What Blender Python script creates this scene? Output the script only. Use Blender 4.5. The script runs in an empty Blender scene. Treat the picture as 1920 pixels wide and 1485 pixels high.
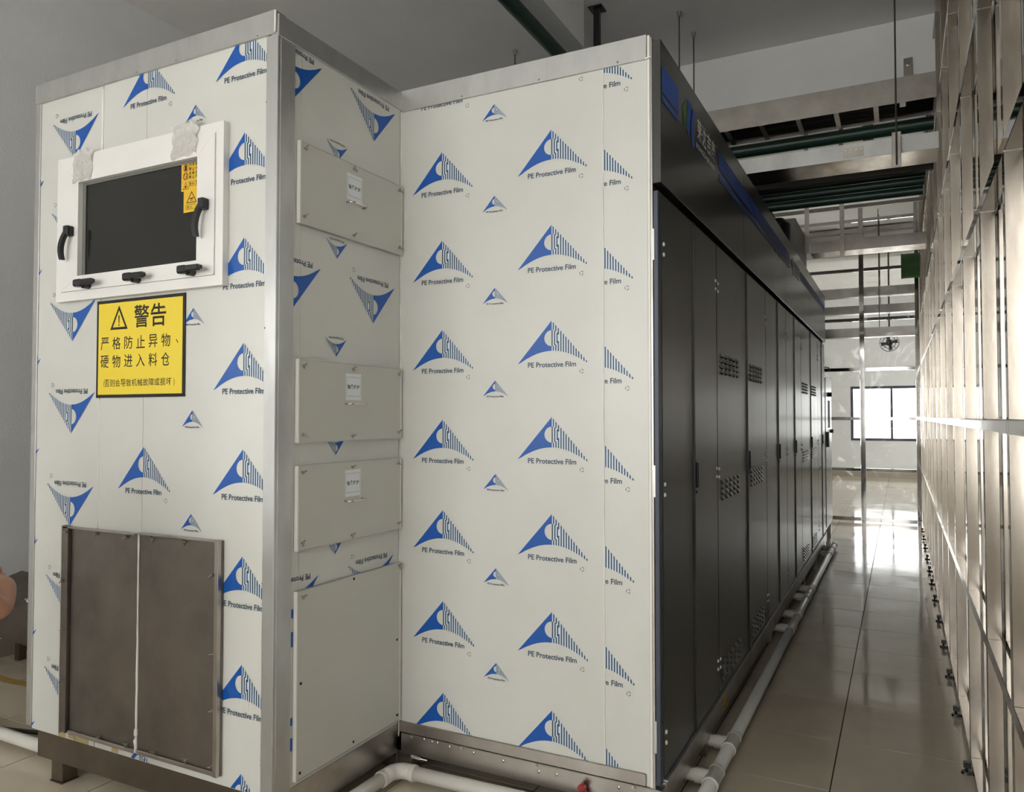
import bpy, bmesh, math, random
from mathutils import Vector, Matrix, noise
random.seed(7)
SC = bpy.context.scene
COL = SC.collection

# ------------------------------------------------------------------ camera
cam = bpy.data.cameras.new('camera'); camo = bpy.data.objects.new('camera', cam); COL.objects.link(camo)
camo.location = (0, 0, 1.7)
camo.rotation_euler = (math.radians(90 + 1.55), 0, math.radians(26.9))
cam.sensor_width = 36; cam.lens = 1437 / 1920 * 36; cam.clip_start = 0.02; cam.clip_end = 200
SC.camera = camo
# ------------------------------------------------------------------ view
SC.view_settings.view_transform = 'Standard'
SC.view_settings.look = 'None'
SC.view_settings.gamma = 1.0
SC.view_settings.use_curve_mapping = False
SC.view_settings.exposure = 1.12
# ------------------------------------------------------------------ world (overcast sky outside the windows)
SKY = 3.2
w = bpy.data.worlds.new('overcast_sky'); SC.world = w; w.use_nodes = True
bg = w.node_tree.nodes['Background']; bg.inputs[0].default_value = (1.0, 0.985, 0.95, 1); bg.inputs[1].default_value = SKY
# ------------------------------------------------------------------ daylight through the windows
def area(name, loc, rot, sx, sy, rad, col=(1.0, 0.985, 0.95)):
    l = bpy.data.lights.new(name, 'AREA'); l.shape = 'RECTANGLE'; l.size = sx; l.size_y = sy
    l.energy = rad * math.pi * sx * sy; l.color = col
    o = bpy.data.objects.new(name, l); COL.objects.link(o); o.location = loc; o.rotation_euler = rot
    return o
H90 = math.radians(90)
XW0, XW1, YW0, YW1, CH = -5.7, 5.0, -4.5, 24.0, 5.15
# rear wall windows face +y ; east windows face -x ; far windows face -y
REAR_WIN = [(-5.3, -2.4, 0.8, 4.3), (-2.1, 0.3, 0.8, 4.3), (2.6, 4.7, 0.8, 4.3)]  # unseen; placed and enlarged to shape the light and the steel reflections
EAST_WIN = [(19.5, 22.5, 0.9, 2.6)]
WEST_WIN = [(-3.2, -0.4, 1.0, 3.2), (11.5, 14.0, 1.0, 2.6)]  # both unseen; the farther one added to brighten the far end
FAR_WIN = [(-1.285, 0.82, 1.02, 2.565), (2.0, 4.2, 1.02, 2.565)]
for i, (a, b, c, d) in enumerate(REAR_WIN):
    area('daylight_rear', ((a+b)/2, YW0-0.16, (c+d)/2), (H90, 0, math.radians(180)), b-a, d-c, SKY*(1.3, 1.3, 0.7)[i])
for i, (a, b, c, d) in enumerate(EAST_WIN):
    area('daylight_east', (XW1+0.16, (a+b)/2, (c+d)/2), (H90, 0, H90), b-a, d-c, SKY*3.2)
for i, (a, b, c, d) in enumerate(WEST_WIN):
    area('daylight_west_added', (XW0-0.16, (a+b)/2, (c+d)/2), (H90, 0, -H90), b-a, d-c, SKY*(1.8 if i == 0 else 2.2))  # lamps added on top of the sky to brighten ceiling and far end
for (a, b, c, d) in FAR_WIN:
    area('daylight_far', ((a+b)/2, YW1+0.16, (c+d)/2), (H90, 0, 0), b-a, d-c, SKY*1.8)

# ------------------------------------------------------------------ materials
def srgb(r, g, b):
    f = lambda c: (c/255/12.92) if c/255 <= 0.04045 else ((c/255+0.055)/1.055)**2.4
    return (f(r), f(g), f(b), 1)
def mat(name, col, rough=0.5, metal=0.0, spec=0.5, nscale=0, namt=0.0, rvar=0.0, bump=0.0, bscale=40, stretch=(1,1,1), col2=None, coat=0.0, dist=0.02):
    m = bpy.data.materials.new(name); m.use_nodes = True
    nt = m.node_tree; p = nt.nodes['Principled BSDF']
    p.inputs['Base Color'].default_value = col if len(col) == 4 else (*col, 1)
    p.inputs['Roughness'].default_value = rough; p.inputs['Metallic'].default_value = metal
    p.inputs['Specular IOR Level'].default_value = spec
    p.inputs['Coat Weight'].default_value = coat; p.inputs['Coat Roughness'].default_value = 0.2
    if nscale or bump:
        tc = nt.nodes.new('ShaderNodeTexCoord'); mp = nt.nodes.new('ShaderNodeMapping'); mp.inputs['Scale'].default_value = stretch
        geo = nt.nodes.new('ShaderNodeNewGeometry')
        nt.links.new(geo.outputs['Position'], mp.inputs[0])
    if nscale:
        n = nt.nodes.new('ShaderNodeTexNoise'); n.inputs['Scale'].default_value = nscale; n.inputs['Detail'].default_value = 5; n.inputs['Roughness'].default_value = 0.6
        nt.links.new(mp.outputs[0], n.inputs['Vector'])
        r = nt.nodes.new('ShaderNodeMapRange'); r.inputs[1].default_value = 0.35; r.inputs[2].default_value = 0.65
        nt.links.new(n.outputs['Fac'], r.inputs[0])
        mx = nt.nodes.new('ShaderNodeMix'); mx.data_type = 'RGBA'
        c2 = col2 if col2 else tuple(c*(1-namt) for c in col[:3])+(1,)
        mx.inputs[6].default_value = col if len(col) == 4 else (*col, 1); mx.inputs[7].default_value = c2
        nt.links.new(r.outputs[0], mx.inputs[0]); nt.links.new(mx.outputs[2], p.inputs['Base Color'])
        if rvar:
            r2 = nt.nodes.new('ShaderNodeMapRange'); r2.inputs[1].default_value = 0.3; r2.inputs[2].default_value = 0.7
            r2.inputs[3].default_value = rough-rvar; r2.inputs[4].default_value = rough+rvar
            nt.links.new(n.outputs['Fac'], r2.inputs[0]); nt.links.new(r2.outputs[0], p.inputs['Roughness'])
    if bump:
        n2 = nt.nodes.new('ShaderNodeTexNoise'); n2.inputs['Scale'].default_value = bscale; n2.inputs['Detail'].default_value = 3
        nt.links.new(mp.outputs[0], n2.inputs['Vector'])
        b = nt.nodes.new('ShaderNodeBump'); b.inputs['Strength'].default_value = bump; b.inputs['Distance'].default_value = dist
        nt.links.new(n2.outputs['Fac'], b.inputs['Height']); nt.links.new(b.outputs[0], p.inputs['Normal'])
    return m
M = {}
M['wall'] = mat('white_plaster', (0.84, 0.845, 0.84), 0.85, nscale=1.5, namt=0.06, bump=0.1, bscale=60)
M['ceiling'] = mat('grey_painted_ceiling', (0.84, 0.83, 0.81), 0.9, nscale=1.2, namt=0.06, bump=0.08, bscale=30)
M['beam'] = mat('white_painted_beam', (0.80, 0.79, 0.775), 0.85, nscale=2, namt=0.05)
M['tile'] = mat('beige_floor_tile', (0.66, 0.575, 0.45), 0.10, spec=0.5, nscale=1.6, col2=(0.56, 0.485, 0.375, 1), rvar=0.05, bump=0.05, bscale=3, dist=0.01)
M['grout'] = mat('dark_grout', (0.02, 0.018, 0.016), 0.9)
M['panel'] = mat('film_covered_panel', (0.61, 0.605, 0.57), 0.33, spec=0.45, nscale=2.5, col2=(0.58, 0.573, 0.538, 1), bump=0.04, bscale=14, dist=0.01)
M['panelgrey'] = mat('bare_cream_panel', (0.54, 0.53, 0.485), 0.35, spec=0.4, nscale=3, namt=0.04)
M['edge'] = mat('white_panel_edge', (0.72, 0.70, 0.66), 0.4)
M['alu'] = mat('mill_aluminium', (0.56, 0.56, 0.55), 0.42, metal=0.85, nscale=6, namt=0.16, rvar=0.08, stretch=(1, 1, 0.4))
M['caulk'] = mat('white_caulk', (0.80, 0.79, 0.76), 0.5)
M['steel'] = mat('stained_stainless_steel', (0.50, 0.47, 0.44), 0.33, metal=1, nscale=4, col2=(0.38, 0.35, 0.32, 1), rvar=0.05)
M['darksteel'] = mat('reflection_toned_plate', (0.225, 0.198, 0.175), 0.42, metal=0.85, nscale=2.6, col2=(0.155, 0.138, 0.122, 1), rvar=0.08)  # reflected dark floor put into the plate colour, plus random blotches
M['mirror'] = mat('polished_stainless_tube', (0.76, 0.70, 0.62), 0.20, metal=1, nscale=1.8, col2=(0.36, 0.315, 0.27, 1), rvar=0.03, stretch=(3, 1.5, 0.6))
M['darkpolished'] = mat('darkened_polished_face', (0.36, 0.345, 0.33), 0.06, metal=1)  # darkened copy of the tube steel, dark reflections put into its colour
M['sheet'] = mat('polished_stainless_sheet', (0.40, 0.38, 0.36), 0.07, metal=1)
M['shadesteel'] = mat('shaded_brown_stainless', (0.20, 0.165, 0.135), 0.38, metal=0.9, nscale=4, col2=(0.15, 0.125, 0.10, 1), rvar=0.05)  # darker copy of the stainless, shade and vignette put into its colour
M['black'] = mat('charcoal_powder_coat', (0.024, 0.026, 0.024), 0.36, spec=0.5, nscale=1.2, namt=0.12, rvar=0.02, stretch=(1, 1, 0.2), coat=0.5)
M['blacktrim'] = mat('blue_black_trim', (0.035, 0.045, 0.065), 0.4)
M['void'] = mat('dark_gap', (0.006, 0.006, 0.006), 0.9, spec=0.1)
M['plastic'] = mat('black_plastic', (0.012, 0.012, 0.013), 0.38)
M['whiteframe'] = mat('white_pvc_profile', (0.78, 0.76, 0.74), 0.35, nscale=5, namt=0.04)
M['darkglass'] = mat('dark_glass', (0.012, 0.012, 0.011), 0.12, spec=0.5)
M['glassedge'] = mat('grey_glazing_bead', (0.16, 0.165, 0.15), 0.4)
M['blue'] = mat('blue_film_print', srgb(2, 80, 165), 0.4)
M['ink'] = mat('slate_film_ink', srgb(52, 72, 92), 0.4)
M['pale'] = mat('pale_blue_film_print', srgb(205, 216, 228), 0.4)
M['greyink'] = mat('grey_film_ink', srgb(130, 132, 130), 0.4)
M['yellow'] = mat('yellow_sign_vinyl', srgb(232, 206, 52), 0.4)
M['amber'] = mat('amber_sticker', srgb(222, 180, 40), 0.4)
M['signblack'] = mat('sign_black_ink', (0.008, 0.008, 0.008), 0.4)
M['red'] = mat('red_plastic', (0.30, 0.02, 0.025), 0.4)
M['paper'] = mat('white_paper', (0.74, 0.76, 0.78), 0.7)
M['hblue'] = mat('blue_stripe_vinyl', (0.035, 0.11, 0.48), 0.45)
M['hgreen'] = mat('green_vinyl', (0.08, 0.19, 0.06), 0.4)
M['hwhite'] = mat('white_vinyl', (0.85, 0.85, 0.83), 0.5)
M['pvc'] = mat('white_pvc_pipe', (0.66, 0.63, 0.58), 0.38, nscale=6, namt=0.06)
M['pvcgrey'] = mat('grey_white_pvc_pipe', (0.55, 0.54, 0.51), 0.35, nscale=6, namt=0.06)
M['green'] = mat('dark_green_pipe_paint', (0.010, 0.040, 0.028), 0.4)
M['greenbright'] = mat('green_painted_duct', (0.022, 0.085, 0.018), 0.5)
M['chrome'] = mat('chrome_fastener', (0.7, 0.68, 0.66), 0.2, metal=1)
M['brass'] = mat('dull_steel_fastener', (0.52, 0.49, 0.45), 0.3, metal=1)
M['rod'] = mat('dark_threaded_rod', (0.10, 0.09, 0.08), 0.5, metal=0.6)
M['hook'] = mat('white_hinge_screw', (0.75, 0.75, 0.75), 0.35)
M['darkwinframe'] = mat('dark_purple_window_frame', (0.06, 0.055, 0.09), 0.4)
M['skirting'] = mat('tan_skirting_tile', (0.36, 0.31, 0.25), 0.25)
M['cabgrey'] = mat('light_grey_cabinet', (0.55, 0.56, 0.56), 0.28, metal=0.5)
M['tapeyellow'] = mat('ochre_floor_paint', (0.42, 0.28, 0.07), 0.5)
M['tapepale'] = mat('pale_floor_paint', (0.5, 0.48, 0.44), 0.4)
M['masking'] = mat('white_masking_tape', (0.90, 0.88, 0.85), 0.6)
M['skin'] = mat('skin', (0.42, 0.215, 0.145), 0.5)
M['lips'] = mat('lip_skin', (0.28, 0.10, 0.08), 0.5)
M['shirt'] = mat('grey_blue_shirt', (0.10, 0.13, 0.18), 0.85)
M['trousers'] = mat('dark_trousers', (0.03, 0.03, 0.035), 0.85)
M['hair'] = mat('black_hair', (0.01, 0.009, 0.008), 0.6)
M['cable'] = mat('black_cable_rubber', (0.010, 0.010, 0.010), 0.5)
M['glue'] = mat('yellowed_glue', (0.42, 0.33, 0.15), 0.4)
def film_mat(name='clear_plastic_film', wrinkled=True):
    m = bpy.data.materials.new(name); m.use_nodes = True; nt = m.node_tree
    for n in list(nt.nodes): nt.nodes.remove(n)
    out = nt.nodes.new('ShaderNodeOutputMaterial'); mx = nt.nodes.new('ShaderNodeMixShader')
    tr = nt.nodes.new('ShaderNodeBsdfTransparent'); gl = nt.nodes.new('ShaderNodeBsdfGlossy')
    tr.inputs[0].default_value = (0.96, 0.97, 0.97, 1); gl.inputs[0].default_value = (0.9, 0.9, 0.9, 1); gl.inputs[1].default_value = 0.06
    fr = nt.nodes.new('ShaderNodeFresnel'); fr.inputs[0].default_value = 1.5
    geo = nt.nodes.new('ShaderNodeNewGeometry'); nz = nt.nodes.new('ShaderNodeTexNoise'); nz.inputs['Scale'].default_value = 1.6; nz.inputs['Detail'].default_value = 1.5; nz.inputs['Distortion'].default_value = 1.2
    bp_ = nt.nodes.new('ShaderNodeBump'); bp_.inputs['Strength'].default_value = 1.0; bp_.inputs['Distance'].default_value = 0.10
    nt.links.new(geo.outputs['Position'], nz.inputs['Vector']); nt.links.new(nz.outputs['Fac'], bp_.inputs['Height'])
    if wrinkled: nt.links.new(bp_.outputs[0], gl.inputs['Normal'])
    nt.links.new(fr.outputs[0], mx.inputs[0]); nt.links.new(tr.outputs[0], mx.inputs[1]); nt.links.new(gl.outputs[0], mx.inputs[2])
    nt.links.new(mx.outputs[0], out.inputs[0])
    return m
M['film'] = film_mat()
M['window_glass'] = film_mat('window_glass', False)

# ------------------------------------------------------------------ helpers
ORG = {}
def _org(p):
    while p is not None and p.name not in ORG: p = p.parent
    return ORG[p.name] if p else Vector((0, 0, 0))
def tag(o, label=None, cat=None, group=None, kind=None):
    if label: o['label'] = label
    if cat: o['category'] = cat
    if group: o['group'] = group
    if kind: o['kind'] = kind
    return o
def thing(name, loc, label, cat, group=None):
    o = bpy.data.objects.new(name, None); COL.objects.link(o); o.location = loc; o.empty_display_size = 0.1
    ORG[o.name] = Vector(loc)
    return tag(o, label, cat, group)
def obj(name, bm, m, parent=None, smooth=False, loc=None):
    """bm in world coordinates (or around loc). Part meshes are stored around loc."""
    me = bpy.data.meshes.new(name)
    org = _org(parent)
    L = Vector(loc) if loc is not None else None
    if L is None:
        if parent is None:
            L = Vector((0, 0, 0))
        else:
            L = org
        if L.length: bmesh.ops.translate(bm, verts=bm.verts, vec=-L)
    bm.normal_update(); bm.to_mesh(me); bm.free()
    for mm in (m if isinstance(m, (list, tuple)) else [m]): me.materials.append(M[mm] if isinstance(mm, str) else mm)
    if smooth:
        for p in me.polygons: p.use_smooth = True
    o = bpy.data.objects.new(name, me); COL.objects.link(o)
    if parent is not None:
        o.parent = parent; o.location = L - org
        ORG[o.name] = L
    else:
        o.location = L; ORG[o.name] = L
    return o
def inst(name, me, parent, loc, rot=(0, 0, 0), scale=None):
    o = bpy.data.objects.new(name, me); COL.objects.link(o)
    o.parent = parent; o.location = Vector(loc) - _org(parent); o.rotation_euler = rot
    if scale: o.scale = scale
    ORG[o.name] = Vector(loc)
    return o
def B(): return bmesh.new()
def box(bm, a, b, bev=0.0, mi=0):
    a = Vector(a); b = Vector(b)
    lo = Vector([min(a[i], b[i]) for i in range(3)]); hi = Vector([max(a[i], b[i]) for i in range(3)])
    r = bmesh.ops.create_cube(bm, size=1); vs = r['verts']
    for v in vs: v.co = Vector([lo[i] + (v.co[i]+0.5)*(hi[i]-lo[i]) for i in range(3)])
    fs = list({f for v in vs for f in v.link_faces})
    for f in fs: f.material_index = mi
    if bev > 0:
        es = list({e for v in vs for e in v.link_edges})
        bmesh.ops.bevel(bm, geom=es, offset=min(bev, min(hi-lo)*0.45), segments=1, affect='EDGES')
    return bm
def mbox(name, a, b, m, parent=None, bev=0.0):
    return obj(name, box(B(), a, b, bev), m, parent)
def tube(bm, p0, p1, r, seg=12, caps=True, r1=None, mi=0):
    p0 = Vector(p0); p1 = Vector(p1); d = p1-p0; L = d.length
    q = Vector((0, 0, 1)).rotation_difference(d.normalized())
    mtx = Matrix.Translation((p0+p1)/2) @ q.to_matrix().to_4x4()
    res = bmesh.ops.create_cone(bm, cap_ends=caps, cap_tris=False, segments=seg, radius1=r, radius2=r if r1 is None else r1, depth=L, matrix=mtx)
    for f in {f for v in res['verts'] for f in v.link_faces}: f.material_index = mi
    return bm
def path_tube(bm, pts, r, seg=10):
    """smooth swept tube along pts"""
    pts = [Vector(p) for p in pts]; rings = []
    up = Vector((0, 0, 1))
    for i, p in enumerate(pts):
        t = (pts[min(i+1, len(pts)-1)] - pts[max(i-1, 0)]).normalized()
        a = t.cross(up)
        if a.length < 0.05: a = t.cross(Vector((1, 0, 0)))
        a.normalize(); b = a.cross(t).normalized()
        rr = r[i] if isinstance(r, (list, tuple)) else r
        rings.append([bm.verts.new(p + (a*math.cos(k*2*math.pi/seg) + b*math.sin(k*2*math.pi/seg))*rr) for k in range(seg)])
    for i in range(len(rings)-1):
        for k in range(seg):
            bm.faces.new((rings[i][k], rings[i][(k+1) % seg], rings[i+1][(k+1) % seg], rings[i+1][k]))
    bm.faces.new(rings[0][::-1]); bm.faces.new(rings[-1])
    bmesh.ops.recalc_face_normals(bm, faces=bm.faces)
    return bm
def prism(bm, pts, mapf, d0, d1, mi=0):
    """extrude 2D polygon pts between depths d0,d1 ; mapf(u,v,d)->world"""
    a = [bm.verts.new(mapf(u, v, d0)) for u, v in pts]; b = [bm.verts.new(mapf(u, v, d1)) for u, v in pts]
    n = len(pts); fs = [bm.faces.new(a), bm.faces.new(b[::-1])]
    for i in range(n): fs.append(bm.faces.new((a[i], b[i], b[(i+1) % n], a[(i+1) % n])))
    for f in fs: f.material_index = mi
    bmesh.ops.recalc_face_normals(bm, faces=fs)
    return bm
FRONT = lambda y0: (lambda u, v, d: Vector((u, y0 - d, v)))       # faces -y
SIDE = lambda x0: (lambda u, v, d: Vector((x0 + d, u, v)))        # faces +x

# ---- flat print (decals)
_TC = {}
def text2d(s, bold=0.0):
    """triangulated outline of s, unit em size, baseline at 0, x from 0"""
    key = (s, bold)
    if key in _TC: return _TC[key]
    cu = bpy.data.curves.new('t', 'FONT'); cu.body = s; cu.size = 1; cu.offset = bold; cu.resolution_u = 3
    o = bpy.data.objects.new('t', cu); COL.objects.link(o)
    dg = bpy.context.evaluated_depsgraph_get(); dg.update()
    me = o.evaluated_get(dg).to_mesh()
    V = [(v.co.x, v.co.y) for v in me.vertices]; F = [tuple(p.vertices) for p in me.polygons]
    o.evaluated_get(dg).to_mesh_clear(); bpy.data.objects.remove(o); bpy.data.curves.remove(cu)
    _TC[key] = (V, F)
    return _TC[key]
class Print:
    def __init__(s, clip=None): s.V = []; s.F = []; s.clip = clip
    def poly(s, pts, mi, z=1):
        n = len(s.V); s.V += [(x, y, z) for x, y in pts]; s.F.append((list(range(n, n+len(pts))), mi))
    def text(s, t, cx, y, w, mi, h=None, z=2, bold=0.0, T=None, left=False):
        V, F = text2d(t, bold)
        if not V: return
        x0 = min(v[0] for v in V); x1 = max(v[0] for v in V); y0 = min(v[1] for v in V); y1 = max(v[1] for v in V)
        if w is None: sx = h/(y1-y0)
        else: sx = w/(x1-x0)
        sy = sx if h is None else h/(y1-y0)
        n = len(s.V)
        ox = cx if left else cx - (x1-x0)*sx/2
        P = [(ox + (v[0]-x0)*sx, y + (v[1] - (y0 if h is not None else 0))*sy) for v in V]
        if T: P = [T(*p) for p in P]
        s.V += [(p[0], p[1], z) for p in P]
        for f in F: s.F.append(([n+i for i in f], mi))
    def logo(s, x, y, k=1.0, inv=False, full=True):
        sg = -1 if inv else 1
        T = lambda u, v: (x + sg*k*u, y + sg*k*v)
        cy, r = -0.078, 0.0355
        bot = lambda u: -0.134 - 2.2*u*u*(1 if abs(u) < 0.12 else 0.97)
        pts = [(0, 0), (0, cy+r)]
        for i in range(1, 12):
            a = math.pi/2 + math.pi*i/12; pts.append((r*math.cos(a), cy + r*math.sin(a)))
        pts += [(0, cy-r), (0, bot(0))]
        for i in range(1, 9): u = -0.166*i/9; pts.append((u, bot(u)))
        pts.append((-0.168, -0.190))
        s.poly([T(*p) for p in pts], 0)
        top = lambda u: -u*0.187/0.17
        pl = [(0.002, 0.0)] + [(u, top(u)) for u in (0.05, 0.10, 0.162)] + [(u, bot(u)) for u in (0.155, 0.13, 0.10, 0.07, 0.04, 0.002)]
        if full: s.poly([T(*p) for p in pl], 2, 1)
        hw = 0.0031
        for i in range(14):
            u = 0.0085 + 0.012*i
            def bar(u, a, b, c, d): s.poly([T(u-hw, a), T(u+hw, b), T(u+hw, c), T(u-hw, d)], 1, 2)
            tL, tR, bL, bR = top(u-hw), top(u+hw), bot(u-hw), bot(u+hw)
            if u > 0.158: bL = bR = min(bL, tR-0.004)
            if u < r:
                h = math.sqrt(r*r - u*u)
                bar(u, tL, tR, cy+h, cy+h); bar(u, cy-h, cy-h, bR, bL)
                u2 = u - 0.006
                if u2 > 0: h2 = math.sqrt(max(r*r-u2*u2, 0)); bar(u2, cy+h2, cy+h2, cy-h2, cy-h2)
            else: bar(u, tL, tR, bR, bL)
        s.text('PE Protective Film', 0, -0.2065, 0.232, 1, h=0.0235, z=2, T=T, bold=0.02)
        # recycling mark
        if k > 0.6:
            for j in range(3):
                a0 = j*2*math.pi/3 + 0.3
                ring = [(0.142 + 0.0105*math.cos(a0+q), -0.228 + 0.0105*math.sin(a0+q)) for q in (0, 0.5, 1.0, 1.5)]
                inn = [(0.142 + 0.0065*math.cos(a0+q), -0.228 + 0.0065*math.sin(a0+q)) for q in (1.5, 1.0, 0.5, 0)]
                s.poly([T(*p) for p in ring+inn], 3, 2)
    def build(s, name, mats, parent, mapf, base=0.0007):
        bm = B()
        vs = [bm.verts.new(v) for v in s.V]
        for f, mi in s.F:
            try: fc = bm.faces.new([vs[i] for i in f]); fc.material_index = mi
            except ValueError: pass
        if s.clip:
            x0, x1, y0, y1 = s.clip
            for co, no in (((x0, 0, 0), (-1, 0, 0)), ((x1, 0, 0), (1, 0, 0)), ((0, y0, 0), (0, -1, 0)), ((0, y1, 0), (0, 1, 0))):
                bmesh.ops.bisect_plane(bm, geom=bm.verts[:]+bm.edges[:]+bm.faces[:], plane_co=co, plane_no=no, clear_outer=True)
        for v in bm.verts: v.co = mapf(v.co.x, v.co.y, base + 0.0004*v.co.z)
        return obj(name, bm, mats, parent)
FM = ['blue', 'ink', 'pale', 'greyink']
class LogoSheet:
    '''every printed mark on a film-covered panel is a flat part of its own'''
    def __init__(s, clip): s.clip = clip; s.items = []
    def logo(s, x, y, k=1.0, inv=False): s.items.append((x, y, k, inv))
    def build(s, name, mats, parent, mapf):
        x0, x1, y0, y1 = s.clip
        for x, y, k, inv in s.items:
            sg = -1 if inv else 1
            a, b = sorted((x-sg*k*0.17, x+sg*k*0.17)); c, d = sorted((y, y-sg*k*0.24))
            if b < x0 or a > x1 or d < y0+0.004 or c > y1-0.004: continue
            p = Print(s.clip); p.logo(x, y, k, inv); o = p.build(name, mats, parent, mapf)
            if not o.data.polygons: bpy.data.objects.remove(o)

# ------------------------------------------------------------------ room shell
def wall_holes(name, axis, pos, thick, u0, u1, z0, z1, holes, m):
    bm = B()
    us = sorted({u0, u1, *[h[0] for h in holes], *[h[1] for h in holes]})
    for a, b in zip(us, us[1:]):
        hs = [h for h in holes if h[0] <= a and h[1] >= b]
        segs = [(z0, z1)]
        if hs: h = hs[0]; segs = [(z0, h[2]), (h[3], z1)]
        for c, d in segs:
            if axis == 'y': box(bm, (a, pos, c), (b, pos+thick, d))
            else: box(bm, (pos, a, c), (pos+thick, b, d))
    o = obj(name, bm, m); return tag(o, kind='structure')
wall_holes('wall_left', 'x', XW0, -0.2, YW0-0.2, YW1+0.2, -0.05, CH+0.1, WEST_WIN, 'wall')
wall_holes('wall_far', 'y', YW1, 0.2, XW0, XW1, -0.05, CH+0.1, FAR_WIN, 'wall')
wall_holes('wall_rear', 'y', YW0, -0.2, XW0, XW1, -0.05, CH+0.1, REAR_WIN, 'wall')
wall_holes('wall_east', 'x', XW1, 0.2, YW0-0.2, YW1+0.2, -0.05, CH+0.1, EAST_WIN, 'wall')
tag(mbox('ceiling', (XW0-0.2, YW0-0.2, CH), (XW1+0.2, YW1+0.2, CH+0.15), 'ceiling'), kind='structure')
tag(mbox('trim_1', (XW0, 7.4, 4.55), (XW1, 7.75, CH), 'beam'), kind='structure')
tag(mbox('trim_2', (-2.6, YW0, 4.75), (-2.3, 5.85, CH), 'beam'), kind='structure')
tag(mbox('trim_3', (XW0, 15.6, 4.7), (XW1, 15.95, CH), 'beam'), kind='structure')
tag(mbox('baseboard_far', (XW0, YW1-0.015, 0), (XW1, YW1, 0.14), 'skirting'), kind='structure')
tag(mbox('baseboard_left', (XW0, YW0, 0), (XW0+0.012, YW1-0.02, 0.13), 'skirting'), kind='structure')
def window(n, axis, pos, a, b, c, d, muls, inn):
    """frame set in wall opening; inn = direction into the room"""
    t = 0.07
    def bx(bm, u0, u1, z0, z1, w=0.05):
        if axis == 'y': box(bm, (u0, pos, z0), (u1, pos - inn*w, z1), 0.004)
        else: box(bm, (pos, u0, z0), (pos - inn*w, u1, z1), 0.004)
    bm = B(); bx(bm, a, b, c, c+t); bx(bm, a, b, d-t, d); bx(bm, a, a+t, c+t, d-t); bx(bm, b-t, b, c+t, d-t)
    o = tag(obj('window_%d' % n, bm, 'darkwinframe'), kind='structure')
    for mx in muls:
        bm = B(); bx(bm, mx-0.03, mx+0.03, c+t, d-t); obj('mullion', bm, 'darkwinframe', o)
    ed = [a+t]+list(muls)+[b-t]
    for p, q in zip(ed, ed[1:]):
        bm = B(); bx(bm, p+(0.03 if p in muls else 0), q-(0.03 if q in muls else 0), c+t, d-t, 0.006); obj('pane', bm, 'window_glass', o)
    return o
wn = 1
for (a, b, c, d), ml in zip(FAR_WIN, [(-0.23,), (3.1,)]): window(wn, 'y', YW1+0.06, a, b, c, d, ml, 1); wn += 1
for (a, b, c, d) in REAR_WIN: window(wn, 'y', YW0-0.06, a, b, c, d, ((a+b)/2,), -1); wn += 1
for (a, b, c, d) in EAST_WIN: window(wn, 'x', XW1+0.06, a, b, c, d, ((a+b)/2,), 1); wn += 1
for (a, b, c, d) in WEST_WIN: window(wn, 'x', XW0-0.06, a, b, c, d, ((a+b)/2,), -1); wn += 1
# white sill line / reveal below the far window
mbox('window_sill', (-1.31, YW1-0.02, 0.99), (0.85, YW1+0.02, 1.018), 'wall', bpy.data.objects['window_1'])

# floor: grout bed plus tiles
fl = tag(mbox('floor', (XW0-0.2, YW0-0.2, -0.05), (XW1+0.2, YW1+0.2, -0.002), 'grout'), kind='structure')
T = 0.6; X0, Y0 = -0.31, 3.80
tb = B(); box(tb, (-T/2+0.0024, -T/2+0.0024, -0.006), (T/2-0.0024, T/2-0.0024, 0), 0.0012)
tme = bpy.data.meshes.new('floor_tile'); tb.normal_update(); tb.to_mesh(tme); tb.free(); tme.materials.append(M['tile'])
rest = B()
for i in range(-10, 10):
    for j in range(-14, 35):
        cx = X0 + (i+0.5)*T; cy = Y0 + (j+0.5)*T
        if not (XW0-0.2 < cx < XW1+0.2 and YW0-0.2 < cy < YW1+0.2): continue
        vis = (cy < 14 and -1.3 < cx < 0.35 and cy > 2.4) or (1.2 < cy < 4.3 and -5.9 < cx < 0.35 and cy > -cx*0.45)
        if vis: inst('floor_tile', tme, fl, (cx, cy, 0), (random.uniform(-1, 1)*0.0012, random.uniform(-1, 1)*0.0012, 0))
        else: box(rest, (cx-T/2+0.0024, cy-T/2+0.0024, -0.006), (cx+T/2-0.0024, cy+T/2-0.0024, 0))
ro = obj('floor_tile_field', rest, 'tile', fl); ro['kind'] = 'stuff'

# ------------------------------------------------------------------ LEFT BOOTH
DF, DR, XL = 2.251, 3.09, -2.181
booth = thing('machine_booth', (-2.94, 2.9, 0), 'film-covered white panel booth with hatch window and aluminium corner post', 'machine')
mbox('body_shell', (-3.735, DF+0.03, 0.22), (XL-0.03, 3.08, 3.285), 'void', booth)
pieces = [(-3.70, -3.242), (-3.237, -2.9445), (-2.943, -2.232)]
for a, b in pieces: mbox('panel', (a, DF, 0.222), (b, DF+0.03, 3.22), 'panel', booth, 0.001)
for a, b in ((2.34, 2.389), (2.3905, DR-0.002)): mbox('panel', (XL-0.03, a, 0.222), (XL, b, 3.22), 'panel', booth, 0.001)
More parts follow.
